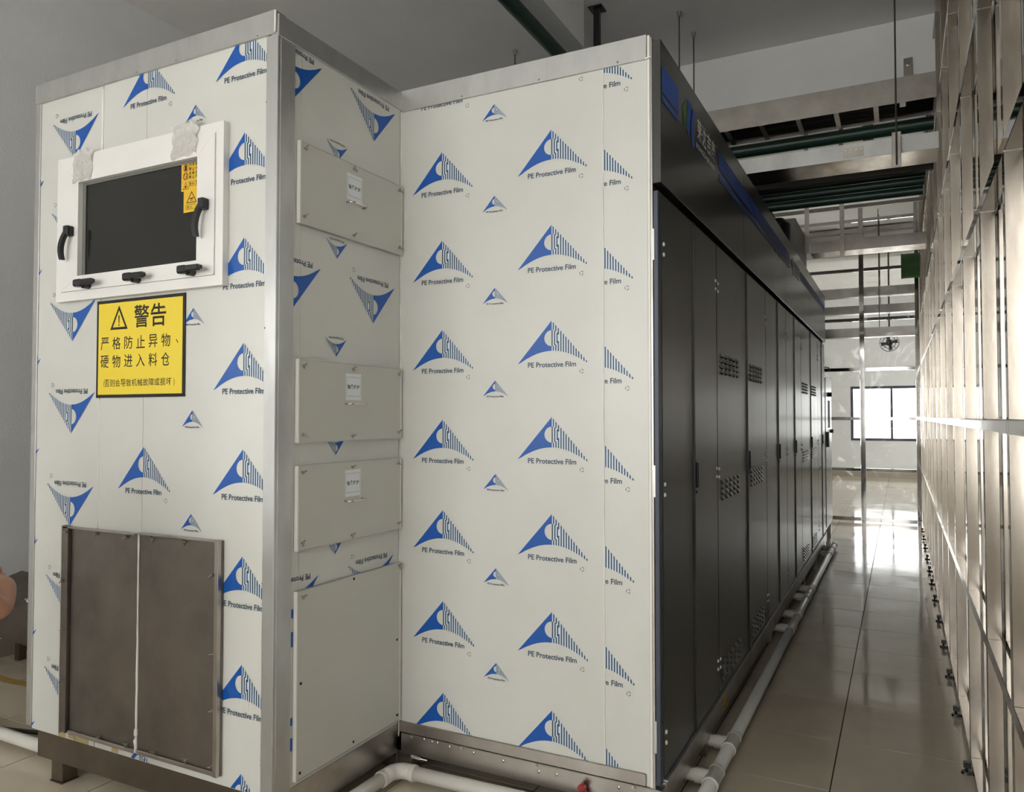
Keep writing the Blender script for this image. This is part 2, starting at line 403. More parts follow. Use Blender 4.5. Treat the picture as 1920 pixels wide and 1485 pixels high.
# caulk beads
def bead(parent, pts, r=0.004, name='caulk_bead', m='caulk'):
    out = []
    for i in range(len(pts)-1):
        a = Vector(pts[i]); b = Vector(pts[i+1]); n = max(2, int((b-a).length/0.05))
        for k in range(n + (1 if i == len(pts)-2 else 0)): out.append(a.lerp(b, k/n) + Vector((random.uniform(-1, 1), 0, 0))*0.0009)
    rr = [r*random.uniform(0.75, 1.3) for _ in out]
    return obj(name, path_tube(B(), out, rr, 6), m, parent, smooth=True)
bead(booth, [(-3.2395, DF-0.001, 3.2), (-3.2395, DF-0.001, 2.91)], 0.0055)
bead(booth, [(-3.2395, DF+0.001, 1.78), (-3.2395, DF+0.001, 1.2)], 0.0022)
bead(booth, [(XL+0.001, DR-0.003, 3.2), (XL+0.001, DR-0.003, 0.16)], 0.005)
p = LogoSheet((-3.70, -2.2325, 0.225, 3.215))
for k in range(8):
    z = 3.278 - 0.4268*k
    p.logo(-2.355+0.002*k, z)
    if k not in (1, 2, 3, 5, 6): p.logo(-2.935, z)
for k in range(5):
    z = 3.017 - 0.43*k
    if k != 1: p.logo(-2.638, z, 0.36)
for k in range(7): p.logo(-3.438, 2.908 - 0.4285*k, 1.0, True)
for k in range(8): p.logo(-3.745, 3.19 - 0.43*k, 0.42, True)
for (x, z) in ((-2.9, 1.775), (-2.7, 1.776)): pass
p.build('film_logo', FM, booth, FRONT(DF))
p = LogoSheet((2.342, DR-0.003, 0.99, 3.2))
for k in (0, 2, 5): p.logo(2.871, 2.984-0.4265*k, 1, True)
for k in (0, 2, 5): p.logo(2.342, 2.992-0.4285*k, 1, True)
for k in range(5): p.logo(2.612, 2.812-0.4265*k, 0.42, True)
p.build('film_logo', FM, booth, SIDE(XL))
# film scraps on the front edge strip beside the big access cover (dark blue slivers)
for z0, z1 in ((0.93, 0.895), (0.84, 0.78), (0.50, 0.47), (0.42, 0.37)):
    mbox('film_scrap', (XL, 2.347, z0), (XL+0.002, 2.362, z1), 'blue', booth)
# aluminium trims
def trim(name, a, b, parent, m='alu', bev=0.002): return mbox(name, a, b, m, parent, bev)
trim('corner_post', (-2.236, DF-0.006, 0.20), (XL+0.006, 2.262, 3.213), booth)
trim('corner_post', (XL-0.02, 2.262, 0.20), (XL+0.006, 2.345, 3.213), booth)
trim('edge_trim', (-3.738, DF-0.006, 0.235), (-3.700, DF+0.03, 3.225), booth)
trim('top_trim', (-3.74, DF-0.010, 3.216), (-2.186, DF+0.05, 3.312), booth)
trim('top_trim', (XL-0.03, DF-0.006, 3.208), (XL+0.010, DR-0.002, 3.295), booth)
bead(booth, [(-2.184, DF-0.012, 3.305), (-2.184, DF-0.012, 3.22)], 0.004)
mbox('seam_strip', (XL-0.002, DR-0.012, 0.225), (XL+0.004, DR-0.006, 3.2), 'alu', booth)
# base frame
mbox('base_beam', (-3.66, DF+0.004, 0.098), (-2.186, DF+0.05, 0.2215), 'shadesteel', booth, 0.003)
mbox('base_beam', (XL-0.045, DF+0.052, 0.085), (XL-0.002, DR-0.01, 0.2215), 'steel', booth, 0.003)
mbox('base_lip', (XL-0.002, 2.345, 0.195), (XL+0.004, DR-0.015, 0.225), 'steel', booth)
legme = None
def leg(parent, x0, y0, x1, y1, z1, m='steel'):
    bm = B(); box(bm, (x0, y0, 0.006), (x1, y1, z1), 0.003); box(bm, (x0-0.004, y0-0.004, 0.0), (x1+0.004, y1+0.004, 0.006))
    return obj('leg', bm, m, parent)
leg(booth, -3.563, 2.262, -3.483, 2.338, 0.097, 'shadesteel')
leg(booth, -2.285, 2.262, -2.205, 2.338, 0.084, 'shadesteel')
# yellowed glue patches at lower left
for gx, gz, gw, gh in ((-3.47, 0.232, 0.05, 0.035), (-3.40, 0.236, 0.05, 0.05), (-3.33, 0.232, 0.10, 0.022), (-3.10, 0.234, 0.04, 0.028)):
    n = 9; pts = [(gx + gw*(i/(n-1)-0.5), gz-0.008) for i in range(n)] + [(gx + gw*(0.5-i/(n-1)), gz + gh*random.uniform(0.4, 1)) for i in range(n)]
    obj('glue_stain', prism(B(), pts, FRONT(DF), 0.0006, 0.0014), 'glue', booth)

# wing nut mesh (points along +d, local frame: d = +Y away)
def wing_me(name):
    bm = B()
    tube(bm, (0, 0, 0), (0, 0.014, 0), 0.0065, 8)
    tube(bm, (0, 0.014, 0), (0, 0.024, 0), 0.003, 6)
    for s in (-1, 1):
        mp = lambda u, v, d: Vector((u, v, d))
        prism(bm, [(0, 0.004), (s*0.008, 0.006), (s*0.019, 0.018), (s*0.018, 0.026), (s*0.012, 0.024), (s*0.004, 0.013)], mp, -0.0015, 0.0015)
    bmesh.ops.recalc_face_normals(bm, faces=bm.faces)
    me = bpy.data.meshes.new(name); bm.to_mesh(me); bm.free(); me.materials.append(M['brass']); return me
WING = wing_me('wing_nut')
def wing_front(parent, x, z, y, ang=None): return inst('wing_nut', WING, parent, (x, y, z), (Matrix.Rotation(math.pi, 4, 'Z') @ Matrix.Rotation(ang or 0, 4, 'Y')).to_euler(), (0.8, 0.8, 0.8))
def wing_side(parent, y, z, x, ang=0.6): return inst('wing_nut', WING, parent, (x, y, z), (Matrix.Rotation(-math.pi/2, 4, 'Z') @ Matrix.Rotation(ang, 4, 'Y')).to_euler(), (0.75, 0.75, 0.75))

# side access covers
def cover(z0, z1, lab, nuts, holes, rattle=0.0):
    c = mbox('access_cover', (XL+0.003, 2.362, z0), (XL+0.019, 3.072, z1), 'panelgrey', booth, 0.0015)
    mbox('edge_strip', (XL+0.002, 2.360, z0-0.002), (XL+0.0205, 2.3665, z1+0.002), 'edge', c)
    mbox('edge_strip', (XL+0.002, 3.068, z0-0.002), (XL+0.0205, 3.0745, z1+0.002), 'edge', c)
    mbox('edge_strip', (XL+0.002, 2.3665, z1-0.001), (XL+0.0200, 3.068, z1+0.003), 'alu', c)
    mbox('edge_strip', (XL+0.002, 2.3665, z0-0.003), (XL+0.0200, 3.068, z0+0.001), 'alu', c)
    for (y, z) in nuts: wing_side(c, y, z, XL+0.0195, random.choice((0.5, 0.9, -0.6, 1.2, 2.2)))
    for (y, z) in holes:
        bm = B(); tube(bm, (XL+0.017, y, z), (XL+0.0198, y, z), 0.006, 10); obj('screw_hole', bm, 'void', c)
    if lab:
        zc = lab
        q = Print(); q.poly([(2.655, zc-0.055), (2.762, zc-0.055), (2.762, zc+0.062), (2.655, zc+0.062)], 0, 0)
        for (a, b, cc, d) in ((2.660, 2.757, zc-0.038, zc-0.0365), (2.660, 2.757, zc+0.045, zc+0.0465), (2.660, 2.6615, zc-0.038, zc+0.045), (2.7555, 2.757, zc-0.038, zc+0.045)):
            q.poly([(a, cc), (b, cc), (b, d), (a, d)], 2, 1)
        for k, ch in enumerate('轴承维护'): q.text(ch, 2.676+0.0212*k, zc-0.006, 0.0175, 1, h=0.020, z=1, bold=0.02)
        q.build('paper_label', ['paper', 'signblack', 'greyink'], c, SIDE(XL+0.019))
        # handle
        hz = zc-0.072; xx = XL+0.019
        pts = [(xx, 2.655, hz), (xx+0.020, 2.656, hz), (xx+0.030, 2.664, hz), (xx+0.032, 2.69, hz), (xx+0.032, 2.735, hz), (xx+0.030, 2.76, hz), (xx+0.020, 2.768, hz), (xx, 2.769, hz)]
        h = obj('handle', path_tube(B(), pts, 0.0042, 8), 'chrome', c, smooth=True)
    return c
for (z0, z1, lab) in ((2.488, 2.822, 2.715), (1.597, 1.931, 1.828), (1.161, 1.500, 1.405)):
    cover(z0, z1, lab, [(2.385, z1-0.025), (2.70, z1-0.02), (3.045, z1-0.025), (2.385, z0+0.03), (2.70, z0+0.018), (3.045, z0+0.03)], [])
cover(0.250, 0.997, None, [(2.390, 0.975), (3.055, 0.985)], [(2.72, 0.985), (3.047, 0.634), (2.387, 0.629), (3.05, 0.277), (2.722, 0.273), (2.385, 0.275)])

# lower front stainless cover
bp = thing_parent = mbox('cover_plate', (-3.449, DF-0.012, 0.262), (-2.947, DF-0.001, 1.195), 'darksteel', booth, 0.001)
bp2 = mbox('cover_plate', (-2.938, DF-0.012, 0.262), (-2.446, DF-0.001, 1.200), 'darksteel', booth, 0.001)
mbox('flange', (-3.452, DF-0.030, 0.258), (-3.446, DF-0.001, 1.20), 'steel', bp)
mbox('flange', (-3.446, DF-0.030, 0.262), (-3.405, DF-0.0125, 1.198), 'darksteel', bp, 0.002)
mbox('flange', (-3.446, DF-0.030, 1.190), (-2.947, DF-0.013, 1.197), 'steel', bp)
mbox('flange', (-2.938, DF-0.030, 1.195), (-2.447, DF-0.013, 1.202), 'steel', bp2)
mbox('flange', (-3.40, DF-0.024, 0.258), (-2.95, DF-0.013, 0.275), 'steel', bp, 0.002)
mbox('flange', (-2.935, DF-0.024, 0.260), (-2.47, DF-0.013, 0.278), 'steel', bp2, 0.002)
mbox('flange', (-2.468, DF-0.032, 0.262), (-2.446, DF-0.013, 1.205), 'steel', bp2, 0.002)
bead(booth, [(-2.9425, DF-0.014, 1.195), (-2.9425, DF-0.014, 0.33), (-2.9435, DF-0.014, 0.262)], 0.0055)
bead(booth, [(-2.943, DF-0.014, 0.36), (-2.946, DF-0.014, 0.31), (-2.943, DF-0.014, 0.262)], 0.009)
for (x, z) in ((-3.41, 1.175), (-3.215, 1.176), (-3.017, 1.178), (-3.425, 0.952), (-3.42, 0.73), (-3.42, 0.504), (-3.405, 0.275), (-3.176, 0.286), (-2.998, 0.286)):
    wing_front(bp, x, z, DF-(0.031 if x < -3.4 else 0.013), random.uniform(-1.2, 1.2))
for (x, z) in ((-2.846, 1.180), (-2.651, 1.182), (-2.823, 0.289), (-2.633, 0.292), (-2.49, 1.06), (-2.478, 0.746), (-2.478, 0.521), (-2.478, 0.30)):
    wing_front(bp2, x, z, DF-0.013, random.uniform(-1.2, 1.2))

# hatch window
hx0, hx1, hz0, hz1 = -3.520, -2.440, 2.234, 2.905
gx0, gx1, gz0, gz1 = -3.358, -2.585, 2.345, 2.778
hw = mbox('hatch_pane', (gx0-0.01, DF-0.010, gz0-0.01), (gx1+0.01, DF-0.002, gz1+0.01), 'darkglass', booth)
hw['label'] = 'dark glass pane of the white hatch window'
def ring(parent, X0_, X1_, Z0_, Z1_, x0, x1, z0, z1, d0, d1, name, m='whiteframe', g=0.0006):
    for pts in ([(X0_, Z1_), (X1_, Z1_), (x1, z1), (x0, z1)], [(X0_, Z0_), (x0, z0), (x1, z0), (X1_, Z0_)], [(X0_, Z0_+g), (X0_, Z1_-g), (x0, z1-g), (x0, z0+g)], [(X1_, Z0_+g), (x1, z0+g), (x1, z1-g), (X1_, Z1_-g)]):
        obj(name, prism(B(), pts, FRONT(DF), d0, d1), m, parent)
e = 0.043
ring(booth, hx0, hx1, hz0, hz1, hx0+e, hx1-e, hz0+e, hz1-e, 0.001, 0.030, 'window_frame')
ring(booth, hx0+e+0.0012, hx1-e-0.0012, hz0+e+0.0012, hz1-e-0.0012, gx0, gx1, gz0, gz1, 0.001, 0.036, 'window_sash')
ring(booth, gx0+0.0005, gx1-0.0005, gz0+0.0005, gz1-0.0005, gx0+0.022, gx1-0.006, gz0+0.004, gz1-0.012, 0.0105, 0.014, 'glazing_bead', 'glassedge')
# stickers on the pane
q = Print((-2.703, gx1-0.007, 2.55, gz1-0.013))
q.poly([(-2.703, 2.650), (-2.59, 2.650), (-2.59, 2.768), (-2.703, 2.768)], 0, 0); q.poly([(-2.688, 2.558), (-2.59, 2.558), (-2.59, 2.650), (-2.688, 2.650)], 0, 0)
def ringp(q, cx, cz, R, r, mi, n=18):
    for i in range(n):
        a = 2*math.pi*i/n; b = 2*math.pi*(i+1)/n
        q.poly([(cx+R*math.cos(a), cz+R*math.sin(a)), (cx+R*math.cos(b), cz+R*math.sin(b)), (cx+r*math.cos(b), cz+r*math.sin(b)), (cx+r*math.cos(a), cz+r*math.sin(a))], mi, 1)
def trip(q, cx, z0, w, h, t, mi, z=1):
    o = [(cx-w/2, z0), (cx+w/2, z0), (cx, z0+h)]
    c = Vector((cx, z0+h/3))
    i_ = [tuple(c + (Vector(a)-c)*(1-t)) for a in o]
    for k in range(3): q.poly([o[k], o[(k+1) % 3], i_[(k+1) % 3], i_[k]], mi, z)
for cz in (2.749, 2.713):
    ringp(q, -2.677, cz, 0.0165, 0.0135, 2)
q.poly([(-2.684, 2.737), (-2.670, 2.737), (-2.670, 2.761), (-2.684, 2.759)], 1, 1)
for a in ((-2.688, 2.702, -2.686, 2.724), (-2.672, 2.702, -2.668, 2.724), (-2.688, 2.702, -2.668, 2.704), (-2.688, 2.722, -2.668, 2.724)):
    q.poly([(a[0], a[1]), (a[2], a[1]), (a[2], a[3]), (a[0], a[3])], 1, 1)
q.poly([(-2.687, 2.722), (-2.685, 2.724), (-2.668, 2.704), (-2.670, 2.702)], 2, 1)
for zz, tx in ((2.752, '内容器'), (2.734, '禁止关'), (2.716, '设备运'), (2.699, '禁止开'), (2.672, '当心夹')):
    for k, ch in enumerate(tx): q.text(ch, -2.650+0.019*k, zz, 0.015, 1, h=0.0145, z=1, bold=0.02)
q.poly([(-2.700, 2.6875), (-2.595, 2.6875), (-2.595, 2.6890), (-2.700, 2.6890)], 3, 1)
q.poly([(-2.657, 2.667), (-2.595, 2.667), (-2.595, 2.6685), (-2.657, 2.6685)], 1, 1)
trip(q, -2.676, 2.657, 0.036, 0.030, 0.18, 1); q.poly([(-2.681, 2.662), (-2.674, 2.662), (-2.672, 2.674), (-2.680, 2.672)], 1, 1)
trip(q, -2.640, 2.597, 0.064, 0.049, 0.2, 1); q.poly([(-2.652, 2.612), (-2.628, 2.614), (-2.628, 2.619), (-2.652, 2.617)], 1, 1); q.poly([(-2.648, 2.605), (-2.632, 2.607), (-2.640, 2.611)], 1, 1)
for a in ((-2.676, 2.570, -2.600, 2.5715), (-2.676, 2.589, -2.600, 2.5905), (-2.676, 2.570, -2.6745, 2.5905)): q.poly([(a[0], a[1]), (a[2], a[1]), (a[2], a[3]), (a[0], a[3])], 1, 1)
for k, ch in enumerate('当心'): q.text(ch, -2.662+0.018*k, 2.574, 0.013, 1, h=0.012, z=1, bold=0.02)
q.build('warning_stickers', ['amber', 'signblack', 'red', 'greyink'], booth, FRONT(DF-0.0142))['label'] = 'strip of amber warning stickers on the dark pane'
# lever handles
def lever(x, z, vertical, flip=1):
    y = DF-0.036
    bm = B()
    if vertical:
        box(bm, (x-0.016, y, z-0.030), (x+0.016, y-0.035, z+0.016), 0.004)
        path = []
        for i in range(9):
            t = i/8; path.append((x + flip*0.030*math.sin(t*1.7)*0.9, -(0.030 + 0.022*math.sin(t*math.pi*0.8)), z + 0.010 - 0.150*t))
        for i in range(8):
            a, b = path[i], path[i+1]
            w0 = 0.014 - 0.005*i/8; w1 = 0.014 - 0.005*(i+1)/8
            vs = []
            for (px, py, pz), ww in ((a, w0), (b, w1)):
                for sx, sy in ((-1, 0), (1, 0), (1, 1), (-1, 1)): vs.append(bm.verts.new((px+sx*ww, y + py + sy*0.018 + 0.006, pz)))
            for f in ((0, 1, 5, 4), (1, 2, 6, 5), (2, 3, 7, 6), (3, 0, 4, 7), (0, 3, 2, 1), (4, 5, 6, 7)): bm.faces.new([vs[k] for k in f])
    else:
        tube(bm, (x+0.028, y, z-0.008), (x+0.028, y-0.03, z-0.008), 0.017, 14)
        box(bm, (x-0.016, y-0.020, z-0.018), (x+0.034, y-0.052, z+0.016), 0.006)
        box(bm, (x+0.030, y-0.030, z-0.012), (x+0.108, y-0.050, z+0.014), 0.005)
        box(bm, (x+0.106, y-0.032, z-0.008), (x+0.120, y-0.047, z+0.010), 0.004)
    bmesh.ops.recalc_face_normals(bm, faces=bm.faces)
    return obj('lever_handle', bm, 'plastic', booth)
lever(-3.40, 2.560, True, -1); lever(-2.528, 2.575, True, -1)
lever(-3.300, 2.302, False); lever(-2.965, 2.302, False); lever(-2.628, 2.304, False)
# crumpled masking tape pads
def tape_pad(x0, x1, z0, z1, seed):
    bm = B(); n = 16; g = []
    for i in range(n+1):
        row = []
        for j in range(n+1):
            u, v = i/n, j/n
            x = x0+(x1-x0)*u; z = z0+(z1-z0)*v
            ed = min(u, 1-u, v, 1-v)
            a = noise.noise(Vector((u*3.1+seed, v*3.3, seed))); b2 = abs(noise.noise(Vector((u*6+seed*3, v*5, 2.2))))
            x += 0.02*noise.noise(Vector((v*4, seed, 1)))*(1-ed); z += 0.02*noise.noise(Vector((u*4, seed, 7)))*(1-ed)
            row.append(bm.verts.new((x, DF-0.037-0.016*min(1, ed*6)*(0.6+a)-0.012*b2, z)))
        g.append(row)
    for i in range(n):
        for j in range(n): bm.faces.new((g[i][j], g[i+1][j], g[i+1][j+1], g[i][j+1]))
    r = bmesh.ops.solidify(bm, geom=bm.faces[:], thickness=0.0015)
    bmesh.ops.recalc_face_normals(bm, faces=bm.faces)
    return obj('tape_patch', bm, 'masking', booth)
tape_pad(-3.40, -3.265, 2.785, 2.925, 1.3); tape_pad(-2.735, -2.585, 2.785, 2.925, 4.7)

# warning sign
sx0, sx1, sz0, sz1 = -3.258, -2.682, 1.785, 2.224
sg = mbox('warning_sign', (sx0, DF-0.004, sz0), (sx1, DF-0.0008, sz1), 'signblack', booth)
sg['label'] = 'yellow warning sign with black Chinese characters'
q = Print()
q.poly([(sx0+0.013, sz0+0.014), (sx1-0.016, sz0+0.014), (sx1-0.016, sz1-0.014), (sx0+0.013, sz1-0.014)], 0, 0)
ux = lambda px: sx0 + (px-235)*0.000518
uz = lambda dv: sz1 - dv
trip(q, ux(530), uz(0.135), 0.118, 0.108, 0.30, 1)
q.poly([(ux(521), uz(0.072)), (ux(538), uz(0.072)), (ux(534), uz(0.108)), (ux(525), uz(0.108))], 1, 1)
ringp(q, ux(530), uz(0.1155), 0.0042, 0.0, 1, 10)
for k, ch in enumerate('警告'): q.text(ch, ux(818)+0.108*k, uz(0.133), 0.098, 1, h=0.100, z=1, bold=0.012)
for k, ch in enumerate('严格防止异物'): q.text(ch, ux(347)+0.0800*k, uz(0.224), 0.056, 1, h=0.057, z=1, bold=0.006)
q.poly([(ux(1240), uz(0.196)), (ux(1247), uz(0.194)), (ux(1268), uz(0.209)), (ux(1260), uz(0.212))], 1, 1)
for k, ch in enumerate('硬物进入料仓'): q.text(ch, ux(347)+0.0800*k, uz(0.305), 0.056, 1, h=0.057, z=1, bold=0.006)
tx = '(否则会导致机械故障或损坏)'
for k, ch in enumerate(tx):
    if ch == '(': q.text(ch, ux(345), uz(0.394), 0.007, 1, h=0.036, z=1)
    elif ch == ')': q.text(ch, ux(1222), uz(0.394), 0.007, 1, h=0.036, z=1)
    else: q.text(ch, ux(383)+0.0366*(k-1), uz(0.390), 0.033, 1, h=0.033, z=1, bold=0.005)
q.build('sign_face', ['yellow', 'signblack'], sg, FRONT(DF-0.004), base=0.0004)

# ------------------------------------------------------------------ CABINET RUN
XF = -0.885; YE = 10.78
cab = thing('machine_cabinet', (-1.5, 6.9, 0), 'long charcoal machine cabinet with white film-covered end panels and blue stripe', 'machine')
mbox('body_shell', (-3.735, DR+0.035, 0.225), (XF-0.022, YE, 3.26), 'void', cab)
mbox('panel', (XL+0.001, DR, 0.215), (-1.1295, DR+0.03, 3.215), 'panel', cab, 0.001)
mbox('panel', (-1.1275, DR-0.0005, 0.185), (-0.9325, DR+0.03, 3.215), 'panel', cab, 0.001)
bead(cab, [(-1.1285, DR-0.002, 3.2), (-1.1285, DR-0.002, 0.2)], 0.0022)
mbox('edge_trim', (-0.932, DR-0.002, 0.176), (-0.921, DR+0.03, 3.30), 'edge', cab, 0.001)
mbox('edge_trim', (-0.9205, DR+0.0, 0.176), (-0.911, DR+0.033, 3.29), 'steel', cab, 0.001)
mbox('top_trim', (XL+0.006, DR-0.008, 3.198), (-0.933, DR+0.04, 3.303), 'alu', cab, 0.0015)
bead(cab, [(-0.938, DR-0.008, 3.20), (-0.914, DR-0.006, 3.205)], 0.004)
p = LogoSheet((XL+0.01, -1.130, 0.236, 3.2))
for k in range(8):
    p.logo(-1.945+0.0025*k, 3.392-0.4263*k); p.logo(-1.371, 3.403-0.426*k)
for k in range(7): p.logo(-1.659+0.002*k, 3.146-0.4265*k, 0.38)
p.build('film_logo', FM, cab, FRONT(DR))
p = LogoSheet((-1.127, -0.94, 0.205, 3.2))
for k in range(8): p.logo(-1.165, 3.318-0.4235*k)
p.build('film_logo', FM, cab, FRONT(DR-0.0005))
# rivets under top trims
def rivet_front(parent, x, y, z, r=0.0045, m='brass', name='rivet'):
    bm = B(); tube(bm, (x, y, z), (x, y-0.004, z), r, 8, r1=r*0.5); return obj(name, bm, m, parent)
for x in (-3.62, -3.40, -3.0, -2.75, -2.28): rivet_front(booth, x, DF-0.010, 3.226, 0.004)
for x in (-1.83, -1.43, -1.06): rivet_front(cab, x, DR-0.008, 3.212, 0.006, 'chrome')
for z in (2.95, 2.05, 1.05, 0.35): rivet_front(booth, -2.232, DF-0.006, z, 0.004)
for y, z in ((2.32, 3.03), (2.40, 3.225), (3.05, 3.225)):
    bm = B(); tube(bm, (XL+0.006, y, z), (XL+0.012, y, z), 0.004, 8); obj('rivet', bm, 'brass', booth)
# base frame, front
mbox('base_strip', (XL+0.008, DR-0.010, 0.186), (-0.948, DR+0.0, 0.238), 'steel', cab, 0.003)
mbox('base_beam', (-2.16, DR-0.012, 0.090), (-0.882, DR+0.045, 0.184), 'steel', cab, 0.003)
# base frame, side
mbox('base_beam', (-0.93, DR+0.046, 0.088), (-0.878, YE, 0.196), 'steel', cab, 0.003)
mbox('base_rail', (-0.93, DR+0.046, 0.197), (-0.872, YE, 0.206), 'alu', cab, 0.001)
for (x, z) in ((-2.028, 0.176), (-1.984, 0.172), (-1.954, 0.174), (-1.887, 0.168), (-1.759, 0.166), (-1.606, 0.160), (-1.344, 0.155), (-1.064, 0.160), (-1.43, 0.15)):
    bm = B(); bmesh.ops.create_uvsphere(bm, u_segments=8, v_segments=6, radius=0.006, matrix=Matrix.Translation((x, DR-0.012, z)) @ Matrix.Diagonal((1.1, 0.4, 1.3, 1)))
    obj('weld_spot', bm, 'chrome', cab, smooth=True)
for x, z in ((-2.095, 0.178), (-1.82, 0.178), (-1.443, 0.176), (-1.0, 0.176)):
    bm = B(); tube(bm, (x, DR-0.012, z), (x, DR-0.019, z), 0.0085, 6); tube(bm, (x, DR-0.019, z), (x, DR-0.026, z), 0.004, 8); obj('bolt', bm, 'brass', cab)
for (a, b) in ((-2.283, 3.106), (-2.196, 3.10), (-0.972, 3.90), (-0.972, 6.05), (-0.972, 7.0), (-0.972, 8.3), (-0.972, 9.5), (-0.972, 10.65)):
    leg(cab, a, b, a+0.08, b+0.08, 0.0875 if a > -1 else 0.0895)
bm = B(); tube(bm, (-2.116, 3.13, 0.055), (-2.075, 3.13, 0.055), 0.014, 6); tube(bm, (-2.075, 3.13, 0.055), (-2.04, 3.13, 0.055), 0.008, 8); obj('levelling_bolt', bm, 'chrome', cab)
# cabinet front corner post
mbox('corner_post', (-0.9075, DR-0.006, 0.198), (XF-0.001, DR+0.034, 2.640), 'blacktrim', cab, 0.003)
mbox('corner_post', (-0.9075, DR-0.010, 2.668), (-0.8705, DR+0.0, 3.268), 'blacktrim', cab, 0.002)
for z in (2.35, 1.37, 0.33):
    mbox('hinge', (-0.9105, DR-0.0095, z), (-0.9025, DR-0.0060, z+0.13), 'alu', cab)
# doors
seams = [3.126, 3.67, 4.197, 5.099, 5.884, 6.491, 7.011, 7.574, 8.112, 9.001, 9.823, 10.30, 10.76]
handle_at = {1, 3, 5, 7, 9, 11}
def louvre_me():
    bm = B()
    for r in range(4):
        for c in range(5):
            y = c*0.112; z = -r*0.0300
            vs = [bm.verts.new(v) for v in ((0, y-0.028, z-0.008), (0, y+0.028, z-0.008), (0, y+0.028, z+0.010), (0, y-0.028, z+0.010), (0.014, y-0.022, z-0.008), (0.014, y+0.022, z-0.008))]
            for f in ((0, 1, 5, 4), (4, 5, 2, 3), (0, 4, 3), (1, 2, 5)): bm.faces.new([vs[i] for i in f])
            v2 = [bm.verts.new(v) for v in ((0.0006, y-0.028, z-0.016), (0.0006, y+0.028, z-0.016), (0.0006, y+0.028, z-0.0082), (0.0006, y-0.028, z-0.0082))]
            f = bm.faces.new(v2); f.material_index = 1
    bmesh.ops.recalc_face_normals(bm, faces=bm.faces)
    me = bpy.data.meshes.new('louvre_vents'); bm.to_mesh(me); bm.free(); me.materials.append(M['black']); me.materials.append(M['void']); return me
LV = louvre_me()
def hscrew_me():
    bm = B(); tube(bm, (0, 0, 0), (0.006, 0, 0), 0.0095, 10, r1=0.007)
    me = bpy.data.meshes.new('hinge_screw'); bm.to_mesh(me); bm.free(); me.materials.append(M['hook']); return me
HS = hscrew_me()
def handle_me():
    bm = B()
    box(bm, (0.0, -0.016, -0.070), (0.006, 0.012, 0.070), 0.002)
    box(bm, (0.006, -0.010, -0.060), (0.018, 0.006, 0.060), 0.004)
    box(bm, (0.0, -0.012, -0.086), (0.012, 0.010, -0.072), 0.003)
    me = bpy.data.meshes.new('door_handle'); bm.to_mesh(me); bm.free(); me.materials.append(M['plastic']); return me
DH = handle_me()
for i in range(12):
    a, b = seams[i], seams[i+1]; g = 0.0035
    d = mbox('door', (XF-0.02, a+g, 0.212), (XF, b-g, 2.640), 'black', cab, 0.004)
    # raised edge on the handle side
    if (i+1) in handle_at: mbox('door_stile', (XF, b-g-0.004, 0.215), (XF+0.008, b-g, 2.636), 'black', d, 0.001); inst('door_handle', DH, d, (XF, b+0.020, 1.42))
    hy = a if i % 2 == 0 else b
    for z in (2.405, 1.395, 0.372):
        for dz in (-0.022, 0.022):
            off = 0.030 if i % 2 == 0 else -0.030
            inst('hinge_screw', HS, d, (XF, hy+off, z+dz+(0.006 if i % 2 else 0)))
    if i in (2, 3, 8, 9):
        yy = a + 0.12 if i != 3 else a+0.14
        sc = (1, 1.0 if i in (2,) else 0.9, 1)
        for z in (2.040, 1.345, 0.36):
            o = inst('louvre_vents', LV, d, (XF, yy, z), scale=sc); o['kind'] = 'stuff'
# header panels
hs = [3.076, 4.952, 6.902, 8.85, 10.765]
for a, b in zip(hs, hs[1:]):
    mbox('header_panel', (XF-0.02, a+0.001, 2.668), (-0.870, b-0.001, 3.268), 'black', cab, 0.002)
q = Print()
q.poly([(3.085, 3.050), (3.352, 3.050), (3.352, 3.165), (3.085, 3.165)], 0, 0)
q.poly([(3.085, 3.014), (3.352, 3.014), (3.352, 3.036), (3.085, 3.036)], 0, 0)
q.poly([(4.196, 3.048), (7.19, 3.048), (7.19, 3.148), (4.196, 3.148)], 0, 0)
q.poly([(4.196, 2.990), (7.19, 3.020), (7.19, 3.034), (4.196, 3.022)], 0, 0)
q.poly([(8.01, 3.045), (10.62, 3.07), (10.62, 3.150), (8.01, 3.135)], 0, 0)
q.poly([(3.506, 3.179), (3.414, 3.107), (3.448, 3.055), (3.466, 2.996), (3.500, 3.08)], 1, 0)
q.poly([(3.520, 3.177), (3.572, 3.180), (3.575, 3.12), (3.547, 3.013), (3.497, 3.032)], 0, 0)
q.poly([(3.610, 3.168), (3.667, 3.173), (3.625, 3.08), (3.651, 2.990), (3.598, 2.983), (3.579, 3.070)], 0, 0)
q.poly([(7.26, 3.165), (7.36, 3.10), (7.32, 3.02)], 1, 0); q.poly([(7.36, 3.16), (7.44, 3.15), (7.42, 3.0), (7.38, 3.0)], 0, 0)
for k, ch in enumerate('荣达吉康'): q.text(ch, 3.752+0.104*k, 3.052, 0.092, 2, h=0.108, z=0, bold=0.022)
q.text('RONGDAJIKANG', 3.889, 2.998, 0.41, 2, h=0.034, z=0, bold=0.02)
ringp(q, 4.155, 3.155, 0.009, 0.006, 2, 10)
for k, ch in enumerate('荣达吉康'): q.text(ch, 7.56+0.112*k, 3.050, 0.10, 2, h=0.105, z=0, bold=0.022)
q.text('RONGDAJIKANG', 7.725, 3.004, 0.42, 2, h=0.034, z=0, bold=0.02)
for k, ch in enumerate('花酒圈'): q.text(ch, 6.16+0.22*k, 2.965, 0.10, 3, h=0.058, z=0, bold=0.0)
q.build('header_lettering', ['hblue', 'hgreen', 'hwhite', 'greyink'], cab, SIDE(-0.870), base=0.002)
